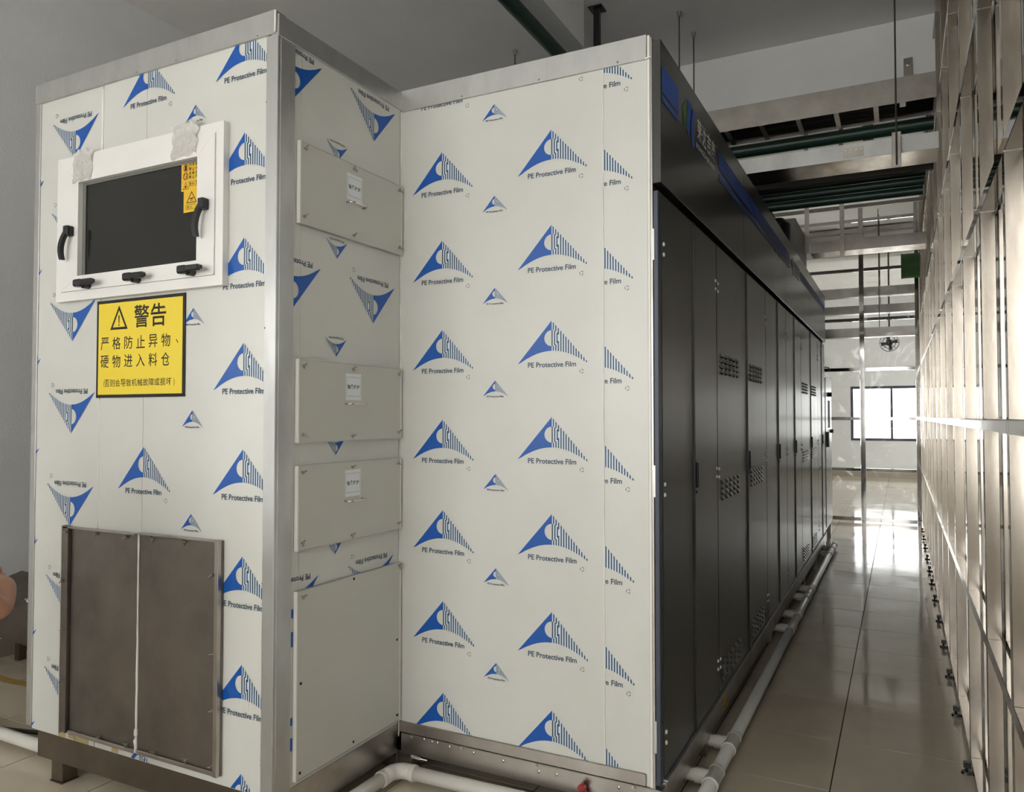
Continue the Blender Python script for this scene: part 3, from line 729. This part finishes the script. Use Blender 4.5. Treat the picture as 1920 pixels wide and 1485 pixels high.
# yellow tag on the base beam
q = Print(); q.poly([(4.275, 0.102), (4.345, 0.102), (4.345, 0.178), (4.275, 0.178)], 0, 0); trip(q, 4.31, 0.125, 0.045, 0.036, 0.25, 1); q.poly([(4.285, 0.110), (4.335, 0.110), (4.335, 0.118), (4.285, 0.118)], 1, 1)
q.build('warning_tag', ['amber', 'signblack'], cab, SIDE(-0.878))['label'] = 'small yellow warning tag on the steel base beam'
# black fitting on the cabinet roof near its rear
bm = B()
tube(bm, (-1.02, 7.6, 3.26), (-1.02, 7.6, 3.52), 0.11, 16); tube(bm, (-1.02, 7.6, 3.52), (-1.02, 7.6, 3.58), 0.11, 16, r1=0.05); tube(bm, (-1.06, 7.6, 3.56), (-1.12, 7.58, 3.68), 0.03, 8)
obj('roof_fan_motor', bm, 'plastic', cab)
mbox('roof_duct', (-1.30, 8.2, 3.262), (-0.93, 9.2, 3.72), 'panelgrey', cab, 0.004)

# red valve below the base beam
vt = thing('red_valve', (-1.215, 3.06, 0.04), 'small red plastic valve under the steel beam beside the white pipe', 'valve')
bm = B(); tube(bm, (-1.215, 3.06, 0.03), (-1.215, 3.06, 0.14), 0.014, 12); box(bm, (-1.235, 3.045, 0.10), (-1.195, 3.068, 0.125), 0.005); obj('body', bm, 'red', vt)
bm = B(); box(bm, (-1.232, 3.030, 0.135), (-1.196, 3.060, 0.150), 0.004); tube(bm, (-1.215, 3.05, 0.148), (-1.215, 3.05, 0.160), 0.006, 8); obj('handle', bm, 'red', vt)

# control cabinet behind the run
cc = thing('control_cabinet', (-1.2, 11.3, 0), 'light grey steel control cabinet beyond the charcoal cabinet', 'cabinet')
mbox('cabinet_body', (-1.6, 10.80, 0.20), (-0.90, 11.80, 2.25), 'cabgrey', cc, 0.005)
d = mbox('door', (-0.899, 10.83, 0.25), (-0.880, 11.77, 2.22), 'cabgrey', cc, 0.004)
mbox('door_handle', (-0.880, 10.90, 1.30), (-0.85, 11.02, 1.50), 'plastic', d, 0.004)
mbox('nameplate', (-0.880, 11.15, 1.55), (-0.8785, 11.50, 1.92), 'paper', d)
bm = B(); tube(bm, (-0.88, 11.2, 2.0), (-0.83, 11.2, 2.0), 0.03, 12); obj('rotary_switch', bm, 'plastic', d)
bm = B(); tube(bm, (-0.88, 11.55, 1.50), (-0.84, 11.55, 1.50), 0.025, 12); obj('push_button', bm, 'red', d)
mbox('cabinet_lip', (-0.92, 10.80, 2.25), (-0.87, 11.80, 2.262), 'chrome', cc)
bm = B(); path_tube(bm, [(-0.93, 11.1, 2.255), (-0.93, 11.1, 2.33), (-0.90, 11.1, 2.37), (-0.86, 11.1, 2.36), (-0.85, 11.1, 2.32)], 0.008, 8); obj('lifting_hook', bm, 'rod', cc)
for x, y in ((-1.58, 10.82), (-0.98, 10.82), (-1.58, 11.70), (-0.98, 11.70)): leg(cc, x, y, x+0.08, y+0.08, 0.198)

# ------------------------------------------------------------------ drain pipe run
R = 0.031
dp = thing('drain_pipe', (-0.78, 7.0, 0), 'white plastic drain pipe run lying on tiles beside the charcoal cabinet', 'pipe')
pz = 0.058
def arc(c, r, a0, a1, n=8): return [(c[0]+r*math.cos(a0+(a1-a0)*k/n), c[1]+r*math.sin(a0+(a1-a0)*k/n), pz) for k in range(n+1)]
def pipe(pts, r, name, m='pvc'): return obj(name, path_tube(B(), pts, r, 16), m, dp, smooth=True)
def collar(p0, p1, m='pvc', r=R+0.006): 
    bm = B(); tube(bm, p0, p1, r, 18); return obj('collar', bm, m, dp, smooth=False)
pipe([(-5.6, 2.39, pz), (-2.19, 2.385, pz)], R, 'pipe_length')
pipe([(-2.19, 2.385, pz)] + arc((-2.19, 2.445), 0.06, -math.pi/2, 0) + [(-2.13, 2.50, pz)], R+0.004, 'elbow')
pipe([(-2.13, 2.50, pz), (-2.118, 2.90, pz)], R, 'pipe_length')
pipe([(-2.118, 2.885, pz)] + arc((-2.058, 2.925), 0.06, math.pi, math.pi/2) + [(-2.03, 2.985, pz)], R+0.004, 'elbow')
collar((-2.119, 2.885, pz), (-2.1195, 2.862, pz)); collar((-2.035, 2.985, pz), (-2.010, 2.985, pz))
pipe([(-2.03, 2.985, pz), (-0.87, 3.015, pz)], R, 'pipe_length')
pipe([(-0.87, 3.015, pz)] + arc((-0.84, 3.075), 0.06, -math.pi/2, 0) + [(-0.78, 3.12, pz)], R+0.004, 'elbow')
pipe([(-0.78, 3.12, pz), (-0.78, 10.72, pz)], R, 'pipe_length', 'pvcgrey')
collar((-0.78, 10.62, pz), (-0.78, 10.74, pz), 'pvcgrey')
for y in (3.56, 3.97, 6.31, 6.78, 7.47, 7.83, 9.95, 10.35):
    bm = B(); tube(bm, (-0.78, y-0.062, pz), (-0.78, y+0.062, pz), R+0.004, 18); obj('tee', bm, 'pvcgrey', dp, smooth=False)
    for s in (-1, 1): collar((-0.78, y+s*0.062, pz), (-0.78, y+s*0.076, pz), 'pvc', R+0.0065)
    bm = B(); tube(bm, (-0.80, y, pz), (-0.862, y, pz), R+0.003, 18); tube(bm, (-0.862, y, pz), (-0.925, y, pz), R-0.002, 18); tube(bm, (-0.925, y, pz), (-1.20, y, pz), R-0.004, 16)
    obj('branch_stub', bm, 'pvc', dp, smooth=False)

# ------------------------------------------------------------------ RIGHT STAINLESS FRAME
XR = 0.28
wr = tag(mbox('wall_right', (XR+0.055, 1.8, 0.02), (XR+0.065, 13.6, CH), 'sheet'), kind='structure')
sy = [1.85, 2.66, 3.42, 4.34, 5.26, 6.06] + [6.06+0.85*k for k in range(1, 9)]
sy = [y for y in sy if y < 13.5] + [13.52]
def darken_faces(bm):
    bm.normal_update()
    for f in bm.faces: f.material_index = 1 if abs(f.normal.x) > 0.5 or abs(f.normal.z) > 0.5 else 0  # same tube: x and z faces get the copy with painted-in dark reflection
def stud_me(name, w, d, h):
    bm = B(); box(bm, (0, 0, 0), (d, w, h), 0.0015); darken_faces(bm)
    me = bpy.data.meshes.new(name); bm.to_mesh(me); bm.free(); me.materials.append(M['mirror']); me.materials.append(M['darkpolished']); return me
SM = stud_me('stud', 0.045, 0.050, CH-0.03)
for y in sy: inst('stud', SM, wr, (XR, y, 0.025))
rz = [0.012, 0.815, 1.648, 2.485, 3.275, 4.13, 4.93]
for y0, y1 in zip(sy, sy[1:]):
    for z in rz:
        bm = box(B(), (XR, y0+0.0465, z), (XR+0.048, y1-0.0015, z+0.045), 0.0015); darken_faces(bm); obj('rail', bm, ['mirror', 'darkpolished'], wr)
for y in sy:
    for z in rz[1:6]:
        mbox('weld_bead', (XR-0.0008, y-0.0018, z-0.002), (XR+0.048, y+0.001, z+0.001), 'brass', wr)
# feet
def foot_me():
    bm = B(); tube(bm, (0, 0, 0), (0, 0, 0.012), 0.024, 12, r1=0.02); tube(bm, (0, 0, 0.012), (0, 0, 0.05), 0.007, 8); box(bm, (-0.013, -0.018, 0.030), (0.018, 0.018, 0.055), 0.003)
    me = bpy.data.meshes.new('levelling_foot'); bm.to_mesh(me); bm.free(); me.materials.append(M['plastic']); return me
FT = foot_me()
for y in (1.9, 2.7, 3.48, 4.28, 5.07, 5.79, 6.52, 7.32, 8.13, 8.9, 9.64, 10.43, 11.3, 12.1, 12.9): inst('levelling_foot', FT, wr, (XR-0.022, y, 0))

# ------------------------------------------------------------------ END PARTITION
YP = 13.6
pf = thing('partition_frame', (-0.55, YP, 0), 'stainless steel partition frame hung with clear plastic film at the aisle end', 'partition')
mbox('post', (-0.585, YP, 0.0), (-0.515, YP+0.05, CH), 'darkpolished', pf, 0.003)
mbox('post', (0.215, YP, 0.0), (0.275, YP+0.05, CH), 'darkpolished', pf, 0.003)
mbox('post', (-2.0, YP, 0.0), (-1.94, YP+0.05, CH), 'darkpolished', pf, 0.003)
for z, h in ((0.02, 0.06), (0.82, 0.05), (1.645, 0.05), (2.44, 0.055), (3.25, 0.05), (4.06, 0.05), (4.87, 0.05)):
    mbox('rail', (-1.938, YP, z), (-0.587, YP+0.045, z+h), 'darkpolished', pf, 0.003)
    mbox('rail', (-0.513, YP, z), (0.213, YP+0.045, z+h), 'darkpolished', pf, 0.003)
def film_sheet(x0, x1, z0, z1, y, seed, amp=0.012):
    bm = B(); nx, nz = 36, 150; g = []
    for i in range(nx+1):
        row = []
        for j in range(nz+1):
            x = x0+(x1-x0)*i/nx; z = z0+(z1-z0)*j/nz
            d = noise.noise(Vector((x*2.2+seed, z*1.1, 0.3)))*1.0 + 0.35*noise.noise(Vector((x*6, z*3+seed, 1.7)))
            row.append(bm.verts.new((x, y + amp*d, z)))
        g.append(row)
    for i in range(nx):
        for j in range(nz): bm.faces.new((g[i][j], g[i+1][j], g[i+1][j+1], g[i][j+1]))
    return obj('film_sheet', bm, 'film', pf, smooth=True)
film_sheet(-0.513, 0.213, 0.08, 4.9, YP-0.02, 2.0, 0.010)
film_sheet(-1.93, -0.587, 0.08, 4.9, YP+0.07, 8.0, 0.004)

# bars and trays beyond the partition
def tray(name, label, group, x0, x1, y, z0, z1, dpt, m='steel'):
    t = thing(name, ((x0+x1)/2, y, z0), label, 'tray', group)
    mbox('side_plate', (x0, y, z0), (x1, y+0.004, z1), m, t); mbox('side_plate', (x0, y+dpt, z0), (x1, y+dpt+0.004, z1), m, t)
    mbox('base_plate', (x0, y+0.004, z0), (x1, y+dpt, z0+0.003), m, t)
    for hx in (x0+0.3, -2.2, -0.30):
        bm = B(); tube(bm, (hx, y+dpt*0.5, z0+0.003), (hx, y+dpt*0.5, CH), 0.006, 8); obj('hanger_rod', bm, 'rod', t)
    return t
for (z0, z1, y, lb) in ((3.68, 3.83, 14.32, 'dark steel tray behind the film, second below the green duct level'), (3.44, 3.58, 14.72, 'grey steel tray behind the film just above the bright tray'), (2.96, 3.11, 13.92, 'bright-edged steel tray behind the film above the far window'), (4.95, 5.02, 15.15, 'highest thin steel bar behind the partition near ceiling')):
    tray('cable_tray', lb, None, -3.5, 0.24, y, z0*1.02, z1*1.02, 0.2, 'steel')

# wall fan seen through the film
fn = thing('wall_fan', (-0.17, 15.2, 3.0), 'round caged fan hanging behind the clear film at the aisle end', 'fan')
bm = B()
for k in range(3): 
    R_ = 0.155 - 0.05*k; n = 24
    path_tube(bm, [(-0.17+R_*math.cos(2*math.pi*i/n), 15.2-0.03*(k > 0), 3.02+R_*math.sin(2*math.pi*i/n)) for i in range(n+1)], 0.006, 6)
for k in range(8):
    a = math.pi*k/4; tube(bm, (-0.17, 15.16, 3.02), (-0.17+0.155*math.cos(a), 15.2, 3.02+0.155*math.sin(a)), 0.004, 6)
obj('cage', bm, 'rod', fn)
bm = B(); tube(bm, (-0.17, 15.2, 3.02), (-0.17, 15.3, 3.02), 0.05, 12); obj('motor', bm, 'rod', fn)
for k in range(4):
    a = math.pi*k/2+0.3; bm = B()
    prism(bm, [(0.03, -0.02), (0.13, -0.05), (0.14, 0.02), (0.04, 0.02)], lambda u, v, d: Vector((-0.17+u*math.cos(a)-v*math.sin(a), 15.205+d, 3.02+u*math.sin(a)+v*math.cos(a))), 0, 0.004)
    obj('blade', bm, 'rod', fn)
bm = B(); tube(bm, (-0.17, 15.28, 3.05), (-0.17, 15.45, 4.7), 0.014, 8); obj('bracket', bm, 'rod', fn)

# ------------------------------------------------------------------ OVERHEAD SERVICES
def rodthing(x, y, z0, z1, label, m='rod', r=0.006):
    t = thing('ceiling_rod', (x, y, z0), label, 'rod', None)
    bm = B(); tube(bm, (x, y, z0), (x, y, z1-0.02), r, 8); obj('threaded_rod', bm, m, t)
    bm = B(); tube(bm, (x, y, z1-0.03), (x, y, z1), 0.018, 10, r1=0.022); tube(bm, (x, y, z1-0.045), (x, y, z1-0.03), 0.013, 6); obj('ceiling_anchor', bm, 'brass', t)
    return t
t1 = thing('cable_tray', (-1.5, 6.6, 4.06), 'stained stainless cable tray nearest the white ceiling beam, black cables in its open bottom', 'tray')
mbox('side_plate', (-4.6, 6.40, 4.06), (0.262, 6.404, 4.252), 'steel', t1)
mbox('side_plate', (-4.6, 6.76, 4.06), (0.262, 6.764, 4.252), 'steel', t1)
x = -4.5; k = 0
for x in [-0.16, -0.44, -0.72, -1.0, -1.28, -1.56, -1.84, -2.12, -2.4, -2.68, -2.96, -3.24, -3.52, -3.8, -4.08]:
    mbox('rung', (x, 6.404, 4.058), (x+0.035, 6.76, 4.075), 'steel', t1)
for j in range(6):
    bm = B(); yy = 6.44+0.055*j; path_tube(bm, [(-4.6+0.35*i, yy+0.012*math.sin(i*1.3+j), 4.098+0.004*math.sin(i+j*2)) for i in range(14)]+[(0.25, yy, 4.098)], 0.021, 8); tag(obj('power_cable', bm, 'cable', None, smooth=True), 'black cable lying along the upper cable tray, %s from the front side plate' % ['first', 'second', 'third', 'fourth', 'fifth', 'sixth'][j], 'cable', 'cables in the upper tray')
mbox('tray_bracket', (0.02, 6.38, 4.03), (0.06, 6.42, 4.10), 'steel', t1)
rodthing(-1.645, 6.39, 4.03, CH, 'left of two dark ceiling rods above the charcoal cabinet corner')
rodthing(-1.62, 6.80, 4.03, CH, 'right of two dark ceiling rods in front of the white beam')
rodthing(-3.2, 6.37, 4.03, CH, 'short dark ceiling rod left of the green pipe')
# wall bracket on white beam
hb = thing('hanger_bracket', (0.09, 7.38, 4.6), 'small steel hanger plate bolted to the white beam', 'bracket')
mbox('plate', (0.058, 7.375, 4.50), (0.125, 7.399, 4.80), 'steel', hb, 0.002)
bm = B(); tube(bm, (0.092, 7.375, 4.74), (0.092, 7.360, 4.74), 0.012, 6); obj('bolt', bm, 'chrome', hb)
# wide shiny tray 2
t2 = thing('cable_tray', (-1.0, 6.3, 3.6), 'wide shiny-bottomed stainless cable tray below the open-bottomed one', 'tray')
mbox('side_plate', (-3.4, 6.15, 3.603), (0.262, 6.153, 3.72), 'alu', t2)
mbox('side_plate', (-3.4, 6.50, 3.603), (0.262, 6.503, 3.72), 'alu', t2)
mbox('base_plate', (-3.4, 6.153, 3.603), (0.262, 6.50, 3.606), 'mirror', t2)
mbox('joint_plate', (-0.36, 6.146, 3.615), (-0.22, 6.1495, 3.690), 'steel', t2)
for x in (-0.345, -0.31, -0.27, -0.235):
    bm = B(); tube(bm, (x, 6.146, 3.672), (x, 6.140, 3.672), 0.006, 6); obj('bolt', bm, 'chrome', t2)
rodthing(-0.005, 6.08, 3.50, CH, 'long dark ceiling rod hanging in front of both cable trays at the steel frame')
rb = thing('rod_bracket', (-0.005, 6.1, 3.5), 'small steel bracket at the foot of the long ceiling rod', 'bracket')
mbox('plate', (-0.035, 6.090, 3.49), (0.025, 6.100, 3.74), 'steel', rb, 0.002)
# channel and green pipes
ch = thing('support_channel', (-1.0, 6.9, 3.7), 'brown steel channel lying above the stacked green pipes', 'channel')
mbox('channel_web', (-3.4, 6.72, 3.62), (0.25, 6.76, 3.672), 'rod', ch, 0.002)
def gpipe(p0, p1, r, label, group=None, m='green', couplings=()):
    t = thing('green_pipe', tuple((Vector(p0)+Vector(p1))/2), label, 'pipe', group)
    bm = B(); tube(bm, p0, p1, r, 20); obj('pipe_length', bm, m, t, smooth=False)
    for c in couplings:
        q0 = Vector(p0).lerp(Vector(p1), c); dd = (Vector(p1)-Vector(p0)).normalized()*0.04
        bm = B(); tube(bm, q0-dd, q0+dd, r+0.008, 20); obj('coupling', bm, m, t)
    return t
gpipe((-4.5, 6.95, 4.055), (0.262, 6.95, 4.055), 0.055, 'green pipe running just behind the cable tray of black cables', couplings=(0.9,))
gpipe((-3.6, 7.0, 3.690), (0.20, 7.0, 3.690), 0.037, 'topmost of the three stacked green pipes')
gpipe((-3.6, 7.0, 3.614), (0.19, 7.0, 3.614), 0.036, 'middle of the three stacked green pipes')
gpipe((-3.6, 7.0, 3.537), (0.18, 7.0, 3.537), 0.038, 'lowest of the three stacked green pipes')
gpipe((-2.43, YW0, 4.665), (-2.46, 6.15, 4.665), 0.055, 'green pipe under the white beam above the film-covered panels')
gd = thing('green_duct', (0.15, 13.0, 3.98), 'short bright green duct end poking out of the steel frame', 'duct')
bm = B(); tube(bm, (0.03, 13.0, 3.98), (0.278, 13.0, 3.98), 0.185, 28); obj('duct_wall', bm, 'greenbright', gd, smooth=False)
bm = B(); tube(bm, (0.028, 13.0, 3.98), (0.05, 13.0, 3.98), 0.19, 28); obj('rim', bm, 'greenbright', gd)
# black square post beside the beam
bpst = thing('hanging_post', (-2.24, 6.0, 3.3), 'black square steel post dropping from the ceiling behind the panel trim', 'post')
mbox('post_tube', (-2.275, 6.0, 3.27), (-2.225, 6.05, CH-0.01), 'plastic', bpst, 0.002)
mbox('mounting_plate', (-2.31, 5.96, CH-0.01), (-2.19, 6.09, CH), 'plastic', bpst)
# lower trapeze tray, y = 9
t3 = thing('cable_tray', (-0.5, 9.0, 3.5), 'grey steel cable tray held by two channel posts above the aisle', 'tray')
mbox('side_plate', (-0.87, 9.0, 3.500), (0.262, 9.004, 3.625), 'steel', t3); mbox('side_plate', (-0.87, 9.3, 3.50), (0.262, 9.304, 3.625), 'steel', t3)
mbox('base_plate', (-0.87, 9.004, 3.500), (0.262, 9.3, 3.503), 'mirror', t3)
for xx, zb, lab in ((-0.90, 3.50, 'left steel channel post holding the aisle cable tray'), (-0.545, 3.43, 'right steel channel post holding the aisle cable tray')):
    cp = thing('channel_post', (xx, 8.97, zb), lab, 'post')
    bm = B(); box(bm, (xx-0.022, 8.955, zb), (xx+0.022, 8.960, 4.9)); box(bm, (xx-0.022, 8.960, zb), (xx-0.018, 8.99, 4.9)); box(bm, (xx+0.018, 8.960, zb), (xx+0.022, 8.99, 4.9)); obj('channel', bm, 'steel', cp)
    mbox('ceiling_plate', (xx-0.05, 8.94, 4.9), (xx+0.05, 9.02, 4.91), 'steel', cp)
    mbox('hanger', (xx-0.015, 8.962, 4.91), (xx+0.015, 8.985, CH), 'steel', cp)
tb2 = thing('steel_bar', (-0.5, 10.5, 4.35), 'thin dark steel bar above the aisle cable tray', 'bar'); mbox('bar_tube', (-1.9, 10.5, 4.33), (0.28, 10.53, 4.375), 'steel', tb2, 0.002)
tb3 = thing('steel_bar', (-0.9, 9.4, 3.72), 'short steel bar ending mid-aisle just above the cable tray', 'bar'); mbox('bar_tube', (-2.1, 9.4, 3.70), (-0.35, 9.43, 3.755), 'steel', tb3, 0.002)

# ------------------------------------------------------------------ LEFT: sloping steel trough, cable, floor paint
tr = thing('steel_trough', (-5.0, 3.1, 0), 'stained steel trough standing on the floor left of the booth', 'trough')
bm = B()
A = [(-5.62, 2.95, 0.51), (-3.9, 2.95, 0.445), (-3.9, 2.95, 0.20), (-5.62, 2.95, 0.30)]; D_ = [(-5.62, 3.33, 0.60), (-3.9, 3.33, 0.50), (-3.9, 3.33, 0.20), (-5.62, 3.33, 0.30)]
va = [bm.verts.new(v) for v in A]; vb = [bm.verts.new(v) for v in D_]
for f in ([va[0], va[1], va[2], va[3]], [vb[3], vb[2], vb[1], vb[0]], [va[0], vb[0], vb[1], va[1]], [va[3], va[2], vb[2], vb[3]], [va[0], va[3], vb[3], vb[0]], [va[1], vb[1], vb[2], va[2]]): bm.faces.new(f)
bmesh.ops.recalc_face_normals(bm, faces=bm.faces); obj('trough_body', bm, 'shadesteel', tr)
for (x, y, z) in ((-5.30, 3.28, 0.58), (-5.03, 3.02, 0.512)):
    o = inst('wing_nut', WING, tr, (x, y, z-0.006), (math.radians(90), 0, 0.4))
for x in (-5.55, -4.0):
    mbox('leg', (x, 3.0, 0), (x+0.05, 3.05, 0.205 if x > -5 else 0.30), 'shadesteel', tr); mbox('leg', (x, 3.25, 0), (x+0.05, 3.30, 0.205 if x > -5 else 0.30), 'shadesteel', tr)
bm = B(); path_tube(bm, [(-5.3, 2.35, 0.012), (-4.8, 2.44, 0.012), (-4.33, 2.50, 0.012), (-4.1, 2.56, 0.012), (-3.9, 2.66, 0.012), (-3.76, 2.75, 0.012), (-3.6, 2.85, 0.012)], 0.011, 8)
tag(obj('floor_cable', bm, 'cable', smooth=True), 'black cable lying on the floor left of the booth', 'cable')
for nm, y0, y1, m_, lab in (('floor_marking', 2.955, 3.015, 'tapeyellow', 'ochre painted line on the floor left of the booth'),):
    bm = B(); n = 30; vs0 = []; vs1 = []
    for i in range(n+1):
        x = -5.65 + 2.6*i/n; vs0.append(bm.verts.new((x, y0+random.uniform(-0.006, 0.006), 0.0012))); vs1.append(bm.verts.new((x, y1+random.uniform(-0.006, 0.006), 0.0012)))
    for i in range(n): bm.faces.new((vs0[i], vs0[i+1], vs1[i+1], vs1[i]))
    tag(obj(nm, bm, m_), lab, 'marking')

# ------------------------------------------------------------------ PERSON (bare elbow reaching into the left edge)
def skinned(name, nodes, edges, m, parent, sub=2):
    me = bpy.data.meshes.new(name); me.from_pydata([n[0] for n in nodes], edges, []); me.materials.append(M[m])
    o = bpy.data.objects.new(name, me); COL.objects.link(o)
    sk = o.modifiers.new('skin', 'SKIN'); sk.use_smooth_shade = True
    for i, n in enumerate(nodes):
        v = me.skin_vertices[0].data[i]; v.radius = n[1] if isinstance(n[1], tuple) else (n[1], n[1]); v.use_root = (i == 0)
    s = o.modifiers.new('sub', 'SUBSURF'); s.levels = sub; s.render_levels = sub
    dg = bpy.context.evaluated_depsgraph_get(); dg.update()
    m2 = bpy.data.meshes.new_from_object(o.evaluated_get(dg)); bpy.data.objects.remove(o)
    bm = B(); bm.from_mesh(m2)
    bmesh.ops.translate(bm, verts=bm.verts, vec=(PX, PY, 0))
    m2b = m2; 
    r = obj(name, bm, m, parent, smooth=True); return r
PX, PY = -2.97, 1.22
pe = thing('person', (PX, PY, 0), 'person standing at the left edge, bare elbow bent towards the booth', 'person')
ex, ey, ez = 0.380, 0.24, 1.068     # right elbow (relative)
J = [((0, 0, 0.96), (0.125, 0.095)), ((0, 0.01, 1.15), (0.125, 0.10)), ((0, 0, 1.34), (0.15, 0.10)), ((0, 0.0, 1.45), (0.050, 0.050)), ((0, 0.008, 1.525), (0.042, 0.046)), ((0, 0.035, 1.605), (0.080, 0.100)), ((0, 0.018, 1.690), (0.094, 0.112)),
     ((0.19, 0.0, 1.41), (0.055, 0.055)), ((0.29, 0.12, 1.27), (0.048, 0.048)), ((ex, ey, ez), (0.046, 0.046)), ((0.24, 0.34, 1.12), (0.040, 0.040)), ((0.12, 0.40, 1.11), (0.028, 0.030)), ((0.06, 0.42, 1.11), (0.036, 0.018)),
     ((-0.19, 0.0, 1.41), (0.055, 0.055)), ((-0.25, 0.0, 1.14), (0.042, 0.042)), ((-0.25, 0.05, 0.90), (0.028, 0.028)), ((-0.25, 0.06, 0.83), (0.018, 0.036)),
     ((0.09, 0, 0.86), (0.075, 0.08)), ((0.11, 0.01, 0.49), (0.055, 0.06)), ((0.11, -0.01, 0.10), (0.037, 0.04)), ((0.12, 0.10, 0.045), (0.038, 0.03)),
     ((-0.09, 0, 0.86), (0.075, 0.08)), ((-0.11, 0.01, 0.49), (0.055, 0.06)), ((-0.11, -0.01, 0.10), (0.037, 0.04)), ((-0.12, 0.10, 0.045), (0.038, 0.03))]
E_ = [(0, 1), (1, 2), (2, 3), (3, 4), (4, 5), (5, 6), (2, 7), (7, 8), (8, 9), (9, 10), (10, 11), (11, 12), (2, 13), (13, 14), (14, 15), (15, 16), (0, 17), (17, 18), (18, 19), (19, 20), (0, 21), (21, 22), (22, 23), (23, 24)]
# fingers
def fingers(base_i, dirv, side, up):
    for k in range(4):
        b = Vector(J[base_i][0]) + Vector(side)*(0.024*(k-1.5)); L = (0.030, 0.034, 0.032, 0.025)[k]
        i0 = len(J); J.append((tuple(b + Vector(dirv)*0.03), (0.009, 0.009))); J.append((tuple(b + Vector(dirv)*(0.03+L)), (0.0085, 0.0085))); J.append((tuple(b + Vector(dirv)*(0.03+L*1.7) + Vector(up)*0.015), (0.007, 0.007)))
        E_.extend([(base_i, i0), (i0, i0+1), (i0+1, i0+2)])
    b = Vector(J[base_i][0]); i0 = len(J); J.append((tuple(b + Vector(side)*0.045), (0.011, 0.011))); J.append((tuple(b + Vector(side)*0.06 + Vector(dirv)*0.035), (0.009, 0.009))); E_.extend([(base_i, i0), (i0, i0+1)])
fingers(12, (-0.95, 0.2, 0), (0, 0, 1), (0, -1, 0)); fingers(16, (0, 0.1, -1), (0, 1, 0), (0.5, 0, 0))
bodyo = skinned('body', J, E_, 'skin', pe)
skinned('shirt', [((0, 0, 0.84), (0.185, 0.135)), ((0, 0, 0.97), (0.175, 0.130)), ((0, 0.01, 1.15), (0.150, 0.122)), ((0, 0, 1.34), (0.172, 0.122)), ((0, 0.0, 1.425), (0.10, 0.09)), ((0.19, 0.0, 1.41), (0.078, 0.078)), ((0.265, 0.09, 1.30), (0.070, 0.070)), ((-0.19, 0, 1.41), (0.078, 0.078)), ((-0.235, 0, 1.25), (0.068, 0.068))], [(0, 1), (1, 2), (2, 3), (3, 4), (3, 5), (5, 6), (3, 7), (7, 8)], 'shirt', pe)
for sd in (-1, 1):
    skinned('trouser_leg', [((sd*0.07, 0, 0.97), (0.105, 0.125)), ((sd*0.095, 0, 0.82), (0.110, 0.118)), ((sd*0.11, 0.01, 0.49), (0.080, 0.085)), ((sd*0.11, -0.01, 0.08), (0.068, 0.070))], [(0, 1), (1, 2), (2, 3)], 'trousers', pe)
skinned('hair', [((0, -0.035, 1.60), (0.080, 0.070)), ((0, -0.012, 1.70), (0.108, 0.108)), ((0, 0.005, 1.745), (0.090, 0.105))], [(0, 1), (1, 2)], 'hair', pe)
for sd in (-1, 1):
    bm = B(); bmesh.ops.create_uvsphere(bm, u_segments=10, v_segments=8, radius=0.03, matrix=Matrix.Translation((PX+sd*0.080, PY+0.015, 1.625)) @ Matrix.Diagonal((0.35, 0.65, 1.1, 1))); obj('ear', bm, 'skin', pe, smooth=True)
for s in (-1, 1):
    skinned('shoe', [((s*0.11, -0.04, 0.045), (0.045, 0.042)), ((s*0.115, 0.05, 0.042), (0.045, 0.038)), ((s*0.125, 0.15, 0.036), (0.045, 0.032))], [(0, 1), (1, 2)], 'plastic', pe)
    bm = B(); bmesh.ops.create_uvsphere(bm, u_segments=10, v_segments=8, radius=0.013, matrix=Matrix.Translation((PX+s*0.030, PY+0.108, 1.650)) @ Matrix.Diagonal((1.2, 0.9, 0.7, 1))); obj('eye', bm, 'plastic', pe, smooth=True)
bm = B(); tube(bm, (PX, PY+0.100, 1.650), (PX, PY+0.124, 1.608), 0.008, 8, r1=0.016); obj('nose', bm, 'skin', pe, smooth=True)
mbox('mouth', (PX-0.022, PY+0.09, 1.583), (PX+0.022, PY+0.114, 1.589), 'lips', pe, 0.003)
